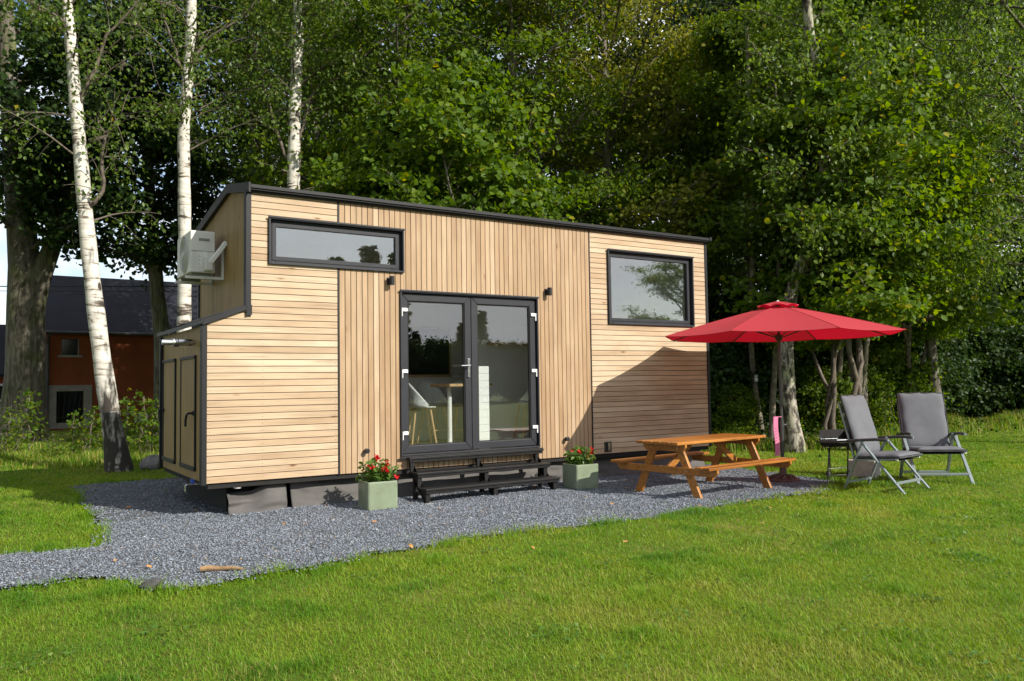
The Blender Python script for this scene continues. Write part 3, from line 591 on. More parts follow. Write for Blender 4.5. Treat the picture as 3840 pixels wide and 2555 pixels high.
# wall lamps
def wall_lamp(x, z, label):
    t = thing('wall_lamp', label, 'wall lamp', (x, 0, z), 0, 'black wall lamps beside the glazed double door')
    a = MB(); a.box(-.035, .035, -.010, -.0005, -.045, .045); a.build('wall_plate', M['black_metal'], t, bevel=.004)
    b_ = MB(); b_.tube([(0, -.010, 0), (0, -.045, 0)], .012, 8); b_.build('arm', M['black_metal'], t)
    c_ = MB(); c_.lathe([(.026, -.055), (.033, -.055), (.033, .055), (.026, .055), (.024, .035)], (0, -.076, 0), 20, 2); c_.build('lamp_head', M['black_metal'], t, smooth=False)
wall_lamp(2.23, 2.775, 'black up and down wall lamp below the long upper window'); wall_lamp(4.69, 2.755, 'black up and down wall lamp right of the double door')
def spot(x, z, label):
    t = thing('wall_spotlight', label, 'spotlight', (x, 0, z), 0, 'small dark spotlights low on the cabin wall')
    a = MB(); a.lathe([(.016, -.0005), (.016, -.02)], (0, 0, 0), 12, 1); a.build('mount', M['black_metal'], t)
    b_ = MB(); b_.lathe([(.020, -.0205), (.030, -.028), (.032, -.070), (.022, -.074)], (0, 0, 0), 16, 1); b_.build('lamp_head', M['black_metal'], t)
spot(1.89, .645, 'small dark spotlight above the planter left of the steps'); spot(4.975, .64, 'small dark spotlight above the planter right of the steps')

# air conditioner
ac = thing('air_conditioner', 'pale outdoor air conditioner on brackets at the gable end of the cabin', 'air conditioner', (UX-.004, 1.15, 2.83))
b_ = MB(); b_.box(-.43, -.13, 0, .80, .07, .60); body = b_.build('casing', M['acwhite'], ac, bevel=.014)
b_ = MB(); b_.box(-.42, -.14, -.006, -.0005, .34, .345); b_.box(-.33, -.20, -.010, -.0005, .475, .505); b_.box(-.319, -.215, -.0115, -.0102, .482, .497); b_.build('service_panel', M['acdark'], body)
b_ = MB(); b_.box(-.35, -.295, -.004, -.0005, .15, .33); b_.box(-.285, -.225, -.004, -.0006, .26, .34); so = b_.build('rating_sticker', M['white'], body)
b_ = MB()
for k in range(9): b_.box(-.343, -.305-.012*(k % 3), -.0055, -.0042, .165+k*.017, .170+k*.017)
b_.build('sticker_print', M['acdark'], so)
b_ = MB()
for k in range(9):
    r_ = .03+k*.024; b_.tube([(-.446, .34+r_*math.cos(a), .335+r_*math.sin(a)) for a in np.linspace(0, 2*math.pi, 33)], .0028, 4, cap=False)
for k in range(8):
    a = k*math.pi/4; b_.tube([(-.444, .34, .335), (-.444, .34+.225*math.cos(a), .335+.225*math.sin(a))], .0028, 4)
b_.lathe([(.035, -.452), (.035, -.440)], (0, .34, .335), 16, 0); b_.build('fan_grille', M['acwhite'], body)
b_ = MB(); b_.lathe([(.228, -.4315), (.235, -.442), (.245, -.442), (.245, -.4312)], (0, .34, .335), 32, 0); b_.build('fan_ring', M['acwhite'], body)
b_ = MB(); b_.lathe([(.05, -.4325), (.226, -.4318)], (0, .34, .335), 32, 0); b_.build('fan_opening', M['acdark'], body)
for yy in (.10, .70):
    b_ = MB(); b_.box(-.030, -.0008, yy-.02, yy+.02, 0, .46); b_.box(-.47, -.030, yy-.02, yy+.02, .0, .036); b_.prism([(-.030, .40), (-.030, .43), (-.012, .43)], 1, yy-.004, yy+.004); b_.build('bracket', M['acwhite'], ac, bevel=.003)
    b_ = MB(); b_.box(-.40, -.16, yy-.018, yy+.018, .0365, .069); b_.build('rubber_foot', M['acdark'], ac)
b_ = MB(); b_.box(-.27, -.16, -.055, -.0005, .09, .23); b_.build('valve_cover', M['acwhite'], body, bevel=.02)
b_ = MB(); b_.bar((-.20, -.035, .19), (-.03, -.04, .43), .06, .065, up=(0, 1, 0)); b_.bar((-.05, -.04, .41), (-.002, -.04, .47), .06, .066, up=(0, 1, 0)); b_.build('pipe_duct', M['white'], ac, bevel=.012)

# steps
stp = thing('wooden_steps', 'black wooden steps of three treads before the double door', 'steps', (3.44, 0, 0))
ST = [(.530, -.135, -.05), (.354, -.335, -.085), (.178, -.56, -.30)]
for k, (z, yf, yb) in enumerate(ST):
    a = MB(); x0, x1 = (-1.01, 1.06) if k == 0 else (-1.00, 1.03)
    if k == 1: a.box(x0, x1, yf, yf+.125, z-.028, z); a.box(x0, x1, yf+.130, yf+.25, z-.028, z)
    elif k == 2: a.box(x0, x1, yf, yf+.125, z-.028, z); a.box(x0, x1, yf+.130, yf+.26, z-.028, z)
    else: a.box(x0, x1, yf, -.036, z-.028, z)
    a.box(x0+.01, x1-.01, yf+.012, yf+.030, z-.062, z-.029)
    a.build('tread', M['step_black'], stp, bevel=.004)
for xs_ in (-.955, .02, .965):
    a = MB(); prof = [(-.04, .50), (-.105, .50), (-.105, .325), (-.30, .325), (-.30, .149), (-.53, .149), (-.575, .0), (-.50, -.01), (-.36, .02)]
    a.prism([(-.04, .501), (-.10, .501), (-.10, .325), (-.30, .325), (-.30, .149), (-.52, .149), (-.52, .0), (-.455, .0), (-.04, .40)], 0, xs_-.022, xs_+.022)
    a.box(xs_-.030, xs_+.030, -.560+.034, -.520-.001, 0.02, .148); a.box(xs_-.030, xs_+.030, -.306, -.3005, .18, .324); a.box(xs_-.030, xs_+.030, -.104-.005, -.1005, .356, .500)
    a.build('stringer', M['step_black'], stp, bevel=.003)
    a = MB(); a.box(xs_-.06, xs_+.06, -.60, -.48, -.02, .004); a.build('foot_slab', M['concrete'], stp, bevel=.004)
    a = MB(); a.box(xs_-.025, xs_+.025, -.20, -.15, .0, .30); a.build('rear_post', M['step_black'], stp)

# ---------------------------------------------------------------- inside the cabin
tv = thing('television', 'dark flat television on the back wall behind the left door pane', 'television', (3.75, DY-.065, 1.985))
a = MB(); a.box(-.66, .66, -.07, -.002, -.37, .37); a.build('casing', M['tv'], tv, bevel=.006)
a = MB(); a.box(-.64, .64, -.074, -.0705, -.345, .345); a.build('screen', M['tv'], tv)
a = MB(); ringbars(a, -.70, .70, -.41, .41, .035, -.055, -.003); a.build('oak_surround', M['oak'], tv)
tb = thing('bar_table', 'high oak topped table with a white leg behind the left door pane', 'table', (3.80, 1.05, .552))
a = MB(); a.box(-.30, .42, -.30, .30, .865, .905); a.build('table_top', M['oak'], tb, bevel=.004)
a = MB(); a.tube([(-.17, -.05, 0), (-.17, -.05, .864)], .034, 20); a.build('leg', M['white'], tb, smooth=False)
a = MB(); a.lathe([(.16, 0), (.16, .012)], (-.17, -.05, .001), 24); a.build('foot_plate', M['white'], tb)
def stool():
    t = thing('bar_stool', 'white shell bar stool with oak legs nearest the left door pane', 'bar stool', (0, 0, 0), 0, 'bar stools round the high table')
    V_, F_ = [], []; nu, nv = 14, 10
    for j in range(nv+1):
        tt = j/nv
        for i in range(nu+1):
            a = (i/nu-.5)*math.pi*1.15; r_ = .21+.03*tt
            if tt < .4: rr = r_*tt/.4; z = .60
            else: rr = r_; z = .60+(tt-.4)/.6*(.33*max(0, math.cos(a*.86))**1.2+.03)
            V_.append((rr*math.sin(a)*1.02, rr*math.cos(a)*.9, z))
    ii_ = (np.arange(nv)[:, None]*(nu+1)+np.arange(nu)[None]).ravel(); o_ = npmesh('seat_shell', np.array(V_), np.stack([ii_, ii_+1, ii_+nu+2, ii_+nu+1], -1), M['stool_white'], smooth=True, parent=t)
    s_ = o_.modifiers.new('thick', 'SOLIDIFY'); s_.thickness = .012
    a = MB(); a.box(-.17, .17, -.17, .10, .585, .600); a.build('seat', M['stool_white'], t, bevel=.006)
    for sx in (-1, 1):
        for sy in (-1, 1):
            a = MB(); a.tube([(sx*.11, sy*.10, .585), (sx*.19, sy*.18, 0)], [.016, .012], 8); a.build('leg', M['oak'], t)
    for yy in (-.155, .155): a = MB(); a.tube([(-.165, yy, .2), (.165, yy, .2)], .009, 8); a.build('foot_rail', M['oak'], t)
    return t
s0 = stool()
for k, (x, y, rz_, lb) in enumerate([(2.98, .62, R(75), None), (3.75, 1.72, R(10), 'white shell bar stool behind the high table below the television'), (4.18, 1.55, R(-20), 'white shell bar stool between the table leg and the right end of the table top'), (4.85, .75, R(-100), 'white shell bar stool seen dimly through the right door pane')]):
    o_ = s0 if k == 0 else copy_tree(s0)
    o_.location = (x, y, .552); o_.rotation_euler.z = rz_
    if lb: o_['label'] = lb
pw = thing('half_partition', 'white boarded half wall lit by the sun behind the right door pane', 'partition', (3.98, .62, .552))
a = MB()
for k in range(11): a.box(-.085, .085, -.02, .02, k*.105, k*.105+.102)
a.build('boarding', M['inwall'], pw)
sh = thing('wall_shelf', 'dark wooden shelf on the white wall behind the right door pane', 'shelf', (5.0, 1.36, 2.05))
a = MB(); a.box(-.5, .6, -.2, -.001, 0, .04); a.build('board', M['oak'], sh); a = MB(); a.box(-.1, .35, -.19, -.002, .0405, .35); a.build('cabinet', M['stool_white'], sh)
kc = thing('tall_cupboard', 'tall brown cupboard far right behind the right door pane', 'cupboard', (5.6, .62, .552))
a = MB(); a.box(-.3, .3, -.25, .3, 0, 2.1); a.build('carcase', M['oak'], kc); a = MB(); a.box(-.29, .29, -.27, -.2505, .05, 1.2); a.box(-.29, .29, -.27, -.2505, 1.21, 2.08); a.build('cupboard_front', M['acdark'], kc)

# ---------------------------------------------------------------- planters
def leaf_tris(C, N, U, s, asp=.62, fold=.18, hexa=False):
    """leaf faces at centres C with normals N and stems along U (numpy (n,3)); size s"""
    n = len(C); W = np.cross(N, U); W /= np.linalg.norm(W, axis=1, keepdims=True)+1e-9; s = s[:, None]
    if hexa:
        P = [C-U*s*.5, C-U*s*.22+W*s*asp*.46+N*s*fold*.4, C+U*s*.12+W*s*asp*.50+N*s*fold*.5, C+U*s*.58-N*s*.10, C+U*s*.12-W*s*asp*.50+N*s*fold*.5, C-U*s*.22-W*s*asp*.46+N*s*fold*.4]
        V = np.stack(P, 1).reshape(-1, 3); b = np.arange(n)[:, None]*6
        F = np.concatenate([b+np.array([[0, 1, 2, 3]]), b+np.array([[0, 3, 4, 5]])], 1).reshape(-1, 4); return V, F, 2
    P = [C-U*s*.5, C+W*s*asp*.5+N*s*fold*.5-U*s*.05, C+U*s*.55-N*s*.06, C-W*s*asp*.5+N*s*fold*.5-U*s*.05]
    V = np.stack(P, 1).reshape(-1, 3); b = np.arange(n)[:, None]*4
    F = np.concatenate([b+np.array([[0, 1, 2]]), b+np.array([[0, 2, 3]])], 1).reshape(-1, 3); return V, F, 2
def unit(v): return v/(np.linalg.norm(v, axis=1, keepdims=True)+1e-9)
def leaf_cloud(name, m, C, size, up=.8, spread=.6, parent=None, hexa=False, asp=.62, tint=None, droop=0.0, link=True, g=rng):
    n = len(C); N = unit(np.array([0, 0, up])[None]+g.normal(0, spread, (n, 3))); U = g.normal(0, 1, (n, 3)); U[:, 2] -= droop; U = unit(U-N*(U*N).sum(1, keepdims=True))
    s = size*g.uniform(.65, 1.25, n); V, F, k = leaf_tris(C, N, U, s, asp=asp, hexa=hexa)
    t = np.repeat(np.clip(tint if tint is not None else g.normal(.45, .2, n), 0, 1), k)
    return npmesh(name, V, F, m, tint=t, parent=parent, link=link)
def planter(x, y, seed, label, flw):
    g = np.random.default_rng(seed); t = thing('planter', label, 'planter', (x, y, .0), R(-4), 'pale green planters with red flowers beside the steps')
    a = MB(); w, h_ = .185, .335
    def ring(w_, z, r_): return [(sx*(w_-r_)+r_*math.cos(an), sy*(w_-r_)+r_*math.sin(an), z) for sx, sy, a0 in ((1, 1, 0), (-1, 1, 90), (-1, -1, 180), (1, -1, 270)) for an in (R(a0), R(a0+45), R(a0+90))]
    rings = [ring(w-.010, .0, .03), ring(w-.002, .012, .03), ring(w, .05, .028), ring(w, h_-.02, .025), ring(w-.003, h_, .02), ring(w-.018, h_+.002, .018), ring(w-.022, h_-.05, .015)]
    V_ = [p_ for r_ in rings for p_ in r_]; F_ = [(i*12+k, i*12+(k+1) % 12, (i+1)*12+(k+1) % 12, (i+1)*12+k) for i in range(6) for k in range(12)]; F_ += [tuple(range(11, -1, -1)), tuple(72+k for k in range(12))]
    a.add(V_, F_); a.build('pot', M['glaze'], t, bevel=.003)
    b_ = MB(); b_.box(-.165, .165, -.165, .165, h_-.049, h_-.025); b_.build('soil', M['soil'], t)
    st_ = MB(); C = []
    for k in range(34):
        an = g.uniform(0, 6.28); r0 = g.uniform(.01, .13); r1 = r0+g.uniform(.0, .12); hh = g.uniform(.06, .25)*(1.15-.5*r1/.25)
        p0 = np.array([r0*math.cos(an), r0*math.sin(an), h_-.03]); p1 = np.array([r1*math.cos(an), r1*math.sin(an), h_+hh])
        st_.tube([p0, (p0+p1)/2+np.array([0, 0, .02]), p1], [.004, .003, .002], 5, .3)
        for q_ in range(13): f_ = g.uniform(.25, 1.05); C.append(p0+(p1-p0)*f_+g.normal(0, .022, 3))
    st_.build('stems', M['leaf_pot'], t)
    leaf_cloud('foliage', M['leaf_pot'], np.array(C), .062, up=.9, spread=.55, parent=t, hexa=True, asp=.55, droop=.4, g=g)
    for (fx, fy, fz) in flw:
        C = np.array([fx, fy, h_+fz])+g.normal(0, .015, (10, 3)); leaf_cloud('flower', M['flower'], C, .036, up=.5, spread=.8, parent=t, hexa=True, asp=.8, g=g)
    return t
planter(1.82, -.53, 3, 'pale green square planter left of the steps with red flowers', [(-.10, -.10, .17), (-.02, -.05, .25), (.02, -.12, .15), (.07, -.10, .16), (.09, -.06, .20), (.20, -.10, .04), (.0, .05, .24), (.05, -.15, .12)])
planter(4.83, -.53, 8, 'pale green square planter right of the steps partly in shade', [(-.07, -.08, .17), (.04, -.12, .09), (.13, -.08, .18), (.16, -.04, .14), (-.12, 0, .18), (.02, .02, .16)])

# ---------------------------------------------------------------- picnic table
pt = thing('picnic_table', 'honey stained wooden picnic table with two fixed benches', 'picnic table', (5.97, -1.73, .0), R(6))
def pboard(x0, x1, y0, y1, z0, z1, nm='top_board'):
    a = MB(); a.box(x0, x1, y0, y1, z0, z1, random.random()); a.build(nm, M['stain'], pt, bevel=.005)
for k in range(5): pboard(-.94, .94, -.345+k*.139, -.345+k*.139+.125, .655, .69)
for s in (-1, 1):
    for k in range(2):
        y0 = s*.72-.10+k*.115-.0; pboard(-.92+.02*s, .92+.02*s, y0, y0+.105, .375, .408, 'bench_board')
for sx in (-.735, .735):
    for s in (-1, 1):
        a = MB(); e = sx/abs(sx)
        a.prism([(s*.545, .0), (s*.43, .0), (s*.155, .60), (s*.155, .652), (s*.245, .652)], 0, sx-.020, sx+.020, random.random()); a.build('leg', M['stain'], pt, bevel=.004)
    e = 1 if sx > 0 else -1; xi = sx+e*.043 if True else sx
    a = MB(); a.prism([(-.82, .372), (.82, .372), (.82, .335), (.77, .285), (-.77, .285), (-.82, .335)], 0, min(sx+e*.0205, sx+e*.060), max(sx+e*.0205, sx+e*.060), random.random()); a.build('bench_beam', M['stain'], pt, bevel=.004)
    a = MB(); a.prism([(-.345, .6545), (.345, .6545), (.345, .62), (.30, .565), (-.30, .565), (-.345, .62)], 0, min(sx+e*.0205, sx+e*.058), max(sx+e*.0205, sx+e*.058), random.random()); a.build('top_beam', M['stain'], pt, bevel=.004)
    a = MB(); a.bar((sx-e*.03, 0, .335), (sx-e*.46, 0, .625), .085, .04, up=(0, 1, 0), tint=random.random()); a.build('brace', M['stain'], pt, bevel=.003)
    a = MB()
    for yy, zz in ((-.36, .33), (.36, .33), (-.32, .30), (.32, .30), (-.22, .61), (.22, .61), (0, .325)):
        a.lathe([(.009, 0), (.009, .004)], (sx+e*(.0605 if zz < .4 else .0585) - (.004 if e < 0 else 0), yy, zz), 8, 0)
    a.build('bolts', M['chrome'], pt)
a = MB(); a.box(-.70, .70, -.03, .03, .612, .654, .4); a.build('centre_batten', M['stain'], pt)

# ---------------------------------------------------------------- parasol
PX, PY = 7.56, -1.74
pa = thing('parasol', 'open red octagonal parasol on a grey pole', 'parasol', (PX, PY, 0))
a = MB(); a.tube([(0, 0, .06), (0, 0, .82)], .026, 14); a.tube([(0, 0, .80), (0, 0, 2.50)], .021, 14); a.lathe([(.033, .0), (.033, .10)], (0, 0, .76), 14); a.build('pole', M['pole'], pa, smooth=False)
a = MB(); a.tube([(-.01, 0, .80), (.07, -.03, .80)], .008, 8); a.tube([(.07, -.03, .77), (.07, -.03, .83)], .010, 8); a.build('crank', M['plastic_dark'], pa)
a = MB(); a.lathe([(.24, .0), (.245, .018), (.20, .035), (.09, .055), (.055, .09), (.045, .20), (.028, .21)], (0, 0, .0), 24)
for k in range(10):
    an = k*.628; a.tube([(.20*math.cos(an), .20*math.sin(an), .035), (.13*math.cos(an+.25), .13*math.sin(an+.25), .075), (.06*math.cos(an), .06*math.sin(an), .085)], [.012, .016, .01], 6)
a.build('base', M['rust'], pa)
RT, ZR, ZA, TH0 = 1.70, 2.085, 2.52, 6.6157-math.pi
def canz(f): return ZA-(ZA-ZR)*(f**1.12)
V_, F_, T_ = [], [], []; NR, NS = 10, 6
for k in range(8):
    a0, a1 = TH0+k*math.pi/4, TH0+(k+1)*math.pi/4
    P0_, P1_ = np.array([math.cos(a0), math.sin(a0)]), np.array([math.cos(a1), math.sin(a1)]); o_ = len(V_)
    for i in range(NR+1):
        f = .085+.915*i/NR
        for j in range(NS+1):
            u = j/NS; q_ = (P0_*(1-u)+P1_*u)*RT*f; dip = 4*u*(1-u); q_ *= (1-.022*dip*f); V_.append((q_[0], q_[1], canz(f)-.050*dip*f*f*(1-f*.55)+.007*math.sin(f*21+k*2)*dip*(1-f)+.006*(random.random()-.5)*dip*f))
    for i in range(NR):
        for j in range(NS): b_ = o_+i*(NS+1)+j; F_.append((b_, b_+1, b_+NS+2, b_+NS+1)); T_.append(.5+.12*((k*37) % 5-2)/2)
can = npmesh('canopy', np.array(V_), np.array(F_), M['red'], tint=T_, smooth=True, parent=pa)
sm = MB()
for k in range(8):
    an = TH0+k*math.pi/4; sm.tube([(math.cos(an)*r_*RT, math.sin(an)*r_*RT, canz(r_)+.002) for r_ in np.linspace(.09, 1.0, 9)], .003, 5, .7)
    a1 = an+math.pi/4; hem = [V_[k*(NR+1)*(NS+1)+NR*(NS+1)+j] for j in range(NS+1)]; sm.tube(hem, .004, 5, .6)
sm.build('seam_piping', M['red'], can)
V_, F_, T_ = [], [], []
for k in range(8):
    a0, a1 = TH0+k*math.pi/4, TH0+(k+1)*math.pi/4; o_ = len(V_)
    for i in range(4):
        f = i/3
        for j in range(7):
            u = j/6; an = a0+(a1-a0)*u; r_ = .03+.26*f; wv = math.sin(u*math.pi)
            V_.append((r_*math.cos(an), r_*math.sin(an), ZA+.060-.085*f**1.3+.030*wv*f*f))
    for i in range(3):
        for j in range(6): b_ = o_+i*7+j; F_.append((b_, b_+1, b_+8, b_+7)); T_.append(.35)
npmesh('vent_cap', np.array(V_), np.array(F_), M['red'], tint=T_, smooth=True, parent=pa)
a = MB(); a.lathe([(.020, 0), (.024, .008), (.016, .022), (.006, .026)], (0, 0, ZA+.050), 14); a.build('finial', M['acwhite'], pa)
a = MB(); a.lathe([(.024, -.04), (.045, -.03), (.045, .03), (.024, .04)], (0, 0, ZA-.03), 14); a.build('crown_hub', M['plastic_dark'], pa)
a = MB(); a.lathe([(.024, -.05), (.05, -.035), (.05, .035), (.024, .05)], (0, 0, ZR-.03), 14); a.build('runner', M['plastic_dark'], pa)
for k in range(8):
    an = TH0+k*math.pi/4; c_, s_ = math.cos(an), math.sin(an)
    a = MB(); a.tube([(c_*r_*RT, s_*r_*RT, canz(r_)-.014) for r_ in (.03, .25, .5, .75, .985)], .008, 6)
    a.build('rib', M['plastic_dark'], pa)
    a = MB(); a.tube([(c_*.045, s_*.045, ZR-.03), (c_*.80, s_*.80, canz(.80/RT)-.018)], .007, 6); a.build('strut', M['plastic_dark'], pa)
ps = thing('pink_strip', 'narrow pink strip hanging beside the parasol pole', 'strip', (PX-.085, PY+.02, .36), R(-25))
a = MB()
for k in range(6): a.prism([(-.034+.008*math.sin(k*1.1)-.012*k/6, .0+k*.093), (.034+.007*math.sin(k*1.1)-.012*k/6, k*.093), (.034+.007*math.sin(k*1.1+1.1)-.012*(k+1)/6, (k+1)*.093), (-.034+.008*math.sin(k*1.1+1.1)-.012*(k+1)/6, (k+1)*.093)], 1, -.008, .008)
a.build('fabric_strip', M['pink'], ps)
a = MB()
for k in range(5): a.bar((-.040, -.0085, .20+k*.045), (-.005, -.0085, .22+k*.045), .004, .006, up=(0, 1, 0))
a.build('webbing', M['piping'], ps)
a = MB(); a.tube([(.0, .0, .54), (.045, .0, .555), (.085, -.0, .55)], .006, 6); a.build('tie', M['pink'], ps)

# ---------------------------------------------------------------- folding chairs
def chair():
    """local: faces -y; width along x"""
    t = thing('folding_chair', 'grey cushioned folding chair seen in profile nearest the grill', 'garden chair', (0, 0, 0), 0, 'grey cushioned folding chairs on the lawn')
    W_ = .33; zs, zr = .44, .40
    bt_ = Vector((0, .44, 1.20)); bb = Vector((0, .23, .41))
    for s in (-1, 1):
        x = s*(W_+.02)
        a = MB(); a.bar((x, .16, .655), (x, -.40, .0), .026, .042, up=(1, 0, 0)); a.build('front_leg', M['alu'], t, bevel=.006)
        a = MB(); a.bar((x-s*.03, .12, .655), (x-s*.03, .40, .0), .026, .042, up=(1, 0, 0)); a.build('rear_leg', M['alu'], t, bevel=.006)
        a = MB(); a.tube([(x, .34, .625), (x, .18, .645), (x, -.06, .665), (x, -.20, .660)], .020, 8); o_ = a.build('armrest', M['plastic_dark'], t, bevel=0, smooth=False); o_.scale = (1.25, 1, 1); o_.location.x = -x*.25
        a = MB(); a.lathe([(.02, -.012), (.02, .012)], (x, -.208, .660), 10, 1); a.build('arm_cap', M['alu'], t)
        a = MB(); a.bar((s*(W_-.03), bb.y+.02, bb.z-.05), (s*(W_-.03), bt_.y+.015, bt_.z-.06), .024, .034, up=(1, 0, 0)); a.build('back_rail', M['alu'], t, bevel=.005)
        a = MB(); a.bar((s*(W_-.025), .26, .385), (s*(W_-.025), -.29, .42), .024, .034, up=(1, 0, 0)); a.build('seat_rail', M['alu'], t, bevel=.005)
        a = MB(); a.lathe([(.017, -.012), (.017, .012)], (s*(W_-.025), -.30, .42), 10, 1); a.build('rail_cap', M['white'], t)
    a = MB(); a.bar((-W_-.02, -.30, .125), (W_+.02, -.30, .125), .026, .034); a.build('front_crossbar', M['alu'], t, bevel=.004)
    a = MB(); a.bar((-W_+.01, .36, .09), (W_-.01, .36, .09), .026, .034); a.build('rear_crossbar', M['alu'], t, bevel=.004)
    a = MB(); a.box(-W_+.04, W_-.04, -.28, .25, .395, .402); a.build('seat_mesh', M['plastic_dark'], t)
    # cushions: pillowy slabs with piped seams
    def slab(name, p0, p1, nrm, w, th, tiltends=False):
        p0, p1, nrm = np.array(p0), np.array(p1), np.array(nrm); nu, nv = 16, 22; V_, F_ = [], []
        for side in (0, 1):
            for j in range(nv+1):
                v = j/nv
                for i in range(nu+1):
                    u = i/nu*2-1; edge = (1-abs(u)**7)*(1-abs(2*v-1)**9); hh = th*(.30+.70*edge**.6)*(.96+.08*math.sin(3+u*2.2+v*6))
                    if side: hh = -th*.22*edge
                    ww = w*(1-.035*math.sin(math.pi*v)+.018*math.sin(v*17+u))
                    V_.append(p0+(p1-p0)*v+np.array([u*ww, 0, 0])+nrm*hh+np.array([0, 0, .006*math.sin(u*9+v*3)*(abs(2*v-1) > .9)]))
        o2 = (nu+1)*(nv+1); g_ = lambda i, j, s: s*o2+j*(nu+1)+i
        for j in range(nv):
            for i in range(nu): F_.append((g_(i, j, 0), g_(i+1, j, 0), g_(i+1, j+1, 0), g_(i, j+1, 0))); F_.append((g_(i, j, 1), g_(i, j+1, 1), g_(i+1, j+1, 1), g_(i+1, j, 1)))
        for i in range(nu): F_.append((g_(i, 0, 0), g_(i, 0, 1), g_(i+1, 0, 1), g_(i+1, 0, 0))); F_.append((g_(i, nv, 0), g_(i+1, nv, 0), g_(i+1, nv, 1), g_(i, nv, 1)))
        for j in range(nv): F_.append((g_(0, j, 0), g_(0, j+1, 0), g_(0, j+1, 1), g_(0, j, 1))); F_.append((g_(nu, j, 0), g_(nu, j, 1), g_(nu, j+1, 1), g_(nu, j+1, 0)))
        o_ = npmesh(name, np.array(V_), np.array(F_), M['cushion'], smooth=True, parent=t)
        for hk in (.0, 1.0):
            pp = MB(); q_ = []
            for (u, v) in [(-1, k/10) for k in range(11)]+[(k/5-1, 1) for k in range(1, 11)]+[(1, 1-k/10) for k in range(1, 11)]+[(1-k/5, 0) for k in range(1, 11)]:
                q_.append(p0+(p1-p0)*v+np.array([u*w*1.0, 0, 0])+nrm*(th*.30*hk))
            pp.tube(q_, .006, 5, cap=False); pp.build('piping', M['piping'], o_)
        return o_
    nb = np.array([0, -(bt_.z-bb.z), (bt_.y-bb.y)]); nb = nb/np.linalg.norm(nb)
    slab('back_cushion', (0, bb.y-.02, bb.z+.03), (0, bt_.y-.01, bt_.z+.015), nb, W_-.015, .062)
    slab('seat_cushion', (0, .25, .412), (0, -.34, .440), (0, .0, 1), W_-.005, .062)
    return t
c1 = chair(); c1.location = (7.83, -3.16, 0); c1.rotation_euler.z = R(7)
c2 = copy_tree(c1); c2.location = (9.10, -3.08, 0); c2.rotation_euler.z = R(-40); c2['label'] = 'grey cushioned folding chair turned towards the camera farther right on the lawn'

# ---------------------------------------------------------------- grill, block, small things
bq = thing('charcoal_grill', 'small black charcoal grill on thin legs behind the garden chair', 'grill', (8.10, -2.28, 0), R(-20))
a = MB(); a.prism([(-.15, .545), (.15, .545), (.11, .49), (-.11, .49)], 0, -.20, .20); a.box(-.27, .235, -.17, .17, .546, .556); a.build('fire_bowl', M['bbq'], bq, bevel=.003)
a = MB(); a.box(-.20, .21, .150, .156, .557, .72); a.box(.205, .211, -.10, .1495, .557, .70); a.build('windshield', M['bbq'], bq)
a = MB()
for k in range(17): a.tube([(-.19+k*.022, -.14, .59), (-.19+k*.022, .14, .59)], .0025, 5)
for yy in (-.14, .14): a.tube([(-.19, yy, .59), (.165, yy, .59)], .004, 5)
a.tube([(-.19, .05, .59), (-.36, .05, .66)], .004, 5); a.tube([(-.19, -.01, .59), (-.36, -.01, .66)], .004, 5); a.tube([(-.36, .05, .66), (-.36, -.01, .66)], .004, 5); a.build('grill_rack', M['alu'], bq)
for (p_, q_) in (((-.15, 0, .49), (-.21, -.02, 0)), ((-.06, .13, .49), (-.02, .19, .06)), ((.14, -.02, .49), (.21, .12, .06))):
    a = MB(); a.tube([p_, q_], .010, 8); a.build('leg', M['bbq'], bq)
a = MB(); a.tube([(-.185, -.012, .18), (-.03, .175, .18), (.19, .085, .18), (-.185, -.012, .18)], .004, 6); a.build('leg_ring', M['chrome'], bq)
a = MB(); a.tube([(-.05, .20, .065), (.24, .13, .065)], .006, 6); a.build('axle', M['chrome'], bq)
for (wx_, wy_) in ((-.05, .20), (.24, .13)):
    a = MB(); an = math.atan2(-.07, .29); v_ = []
    for r_, h_ in ((.065, -.018), (.065, .018)): pass
    d_ = Vector((.29, -.07, 0)).normalized(); c_ = Vector((wx_, wy_, .067)); sd = Vector((-d_.y, d_.x, 0)); up = Vector((0, 0, 1))
    a.tube([c_+(sd*math.cos(k*math.pi/10)+up*math.sin(k*math.pi/10))*.055 for k in range(21)], .012, 8, cap=False)
    for k in range(6): a.tube([c_, c_+(sd*math.cos(k*math.pi/3)+up*math.sin(k*math.pi/3))*.05], .006, 5)
    a.tube([c_-d_*.02, c_+d_*.02], .014, 10); a.build('wheel', M['plastic_dark'], bq)
cb = thing('concrete_block', 'rough grey concrete block behind the nearer garden chair', 'block', (8.92, -2.12, 0), R(24))
a = MB(); a.box(-.24, .24, -.19, .19, -.02, .25); a.build('block', M['concrete'], cb, bevel=.008)
skb = MB(); P_ = [(-.66, -2.74, .03), (-.60, -2.77, .034), (-.52, -2.82, .03), (-.45, -2.885, .036), (-.38, -2.93, .03)]
skb.tube(P_, [.020, .023, .018, .016, .007], 8); so = skb.build('stick', M['stick']); tag(so, 'short pale broken stick lying on the gravel', 'stick')
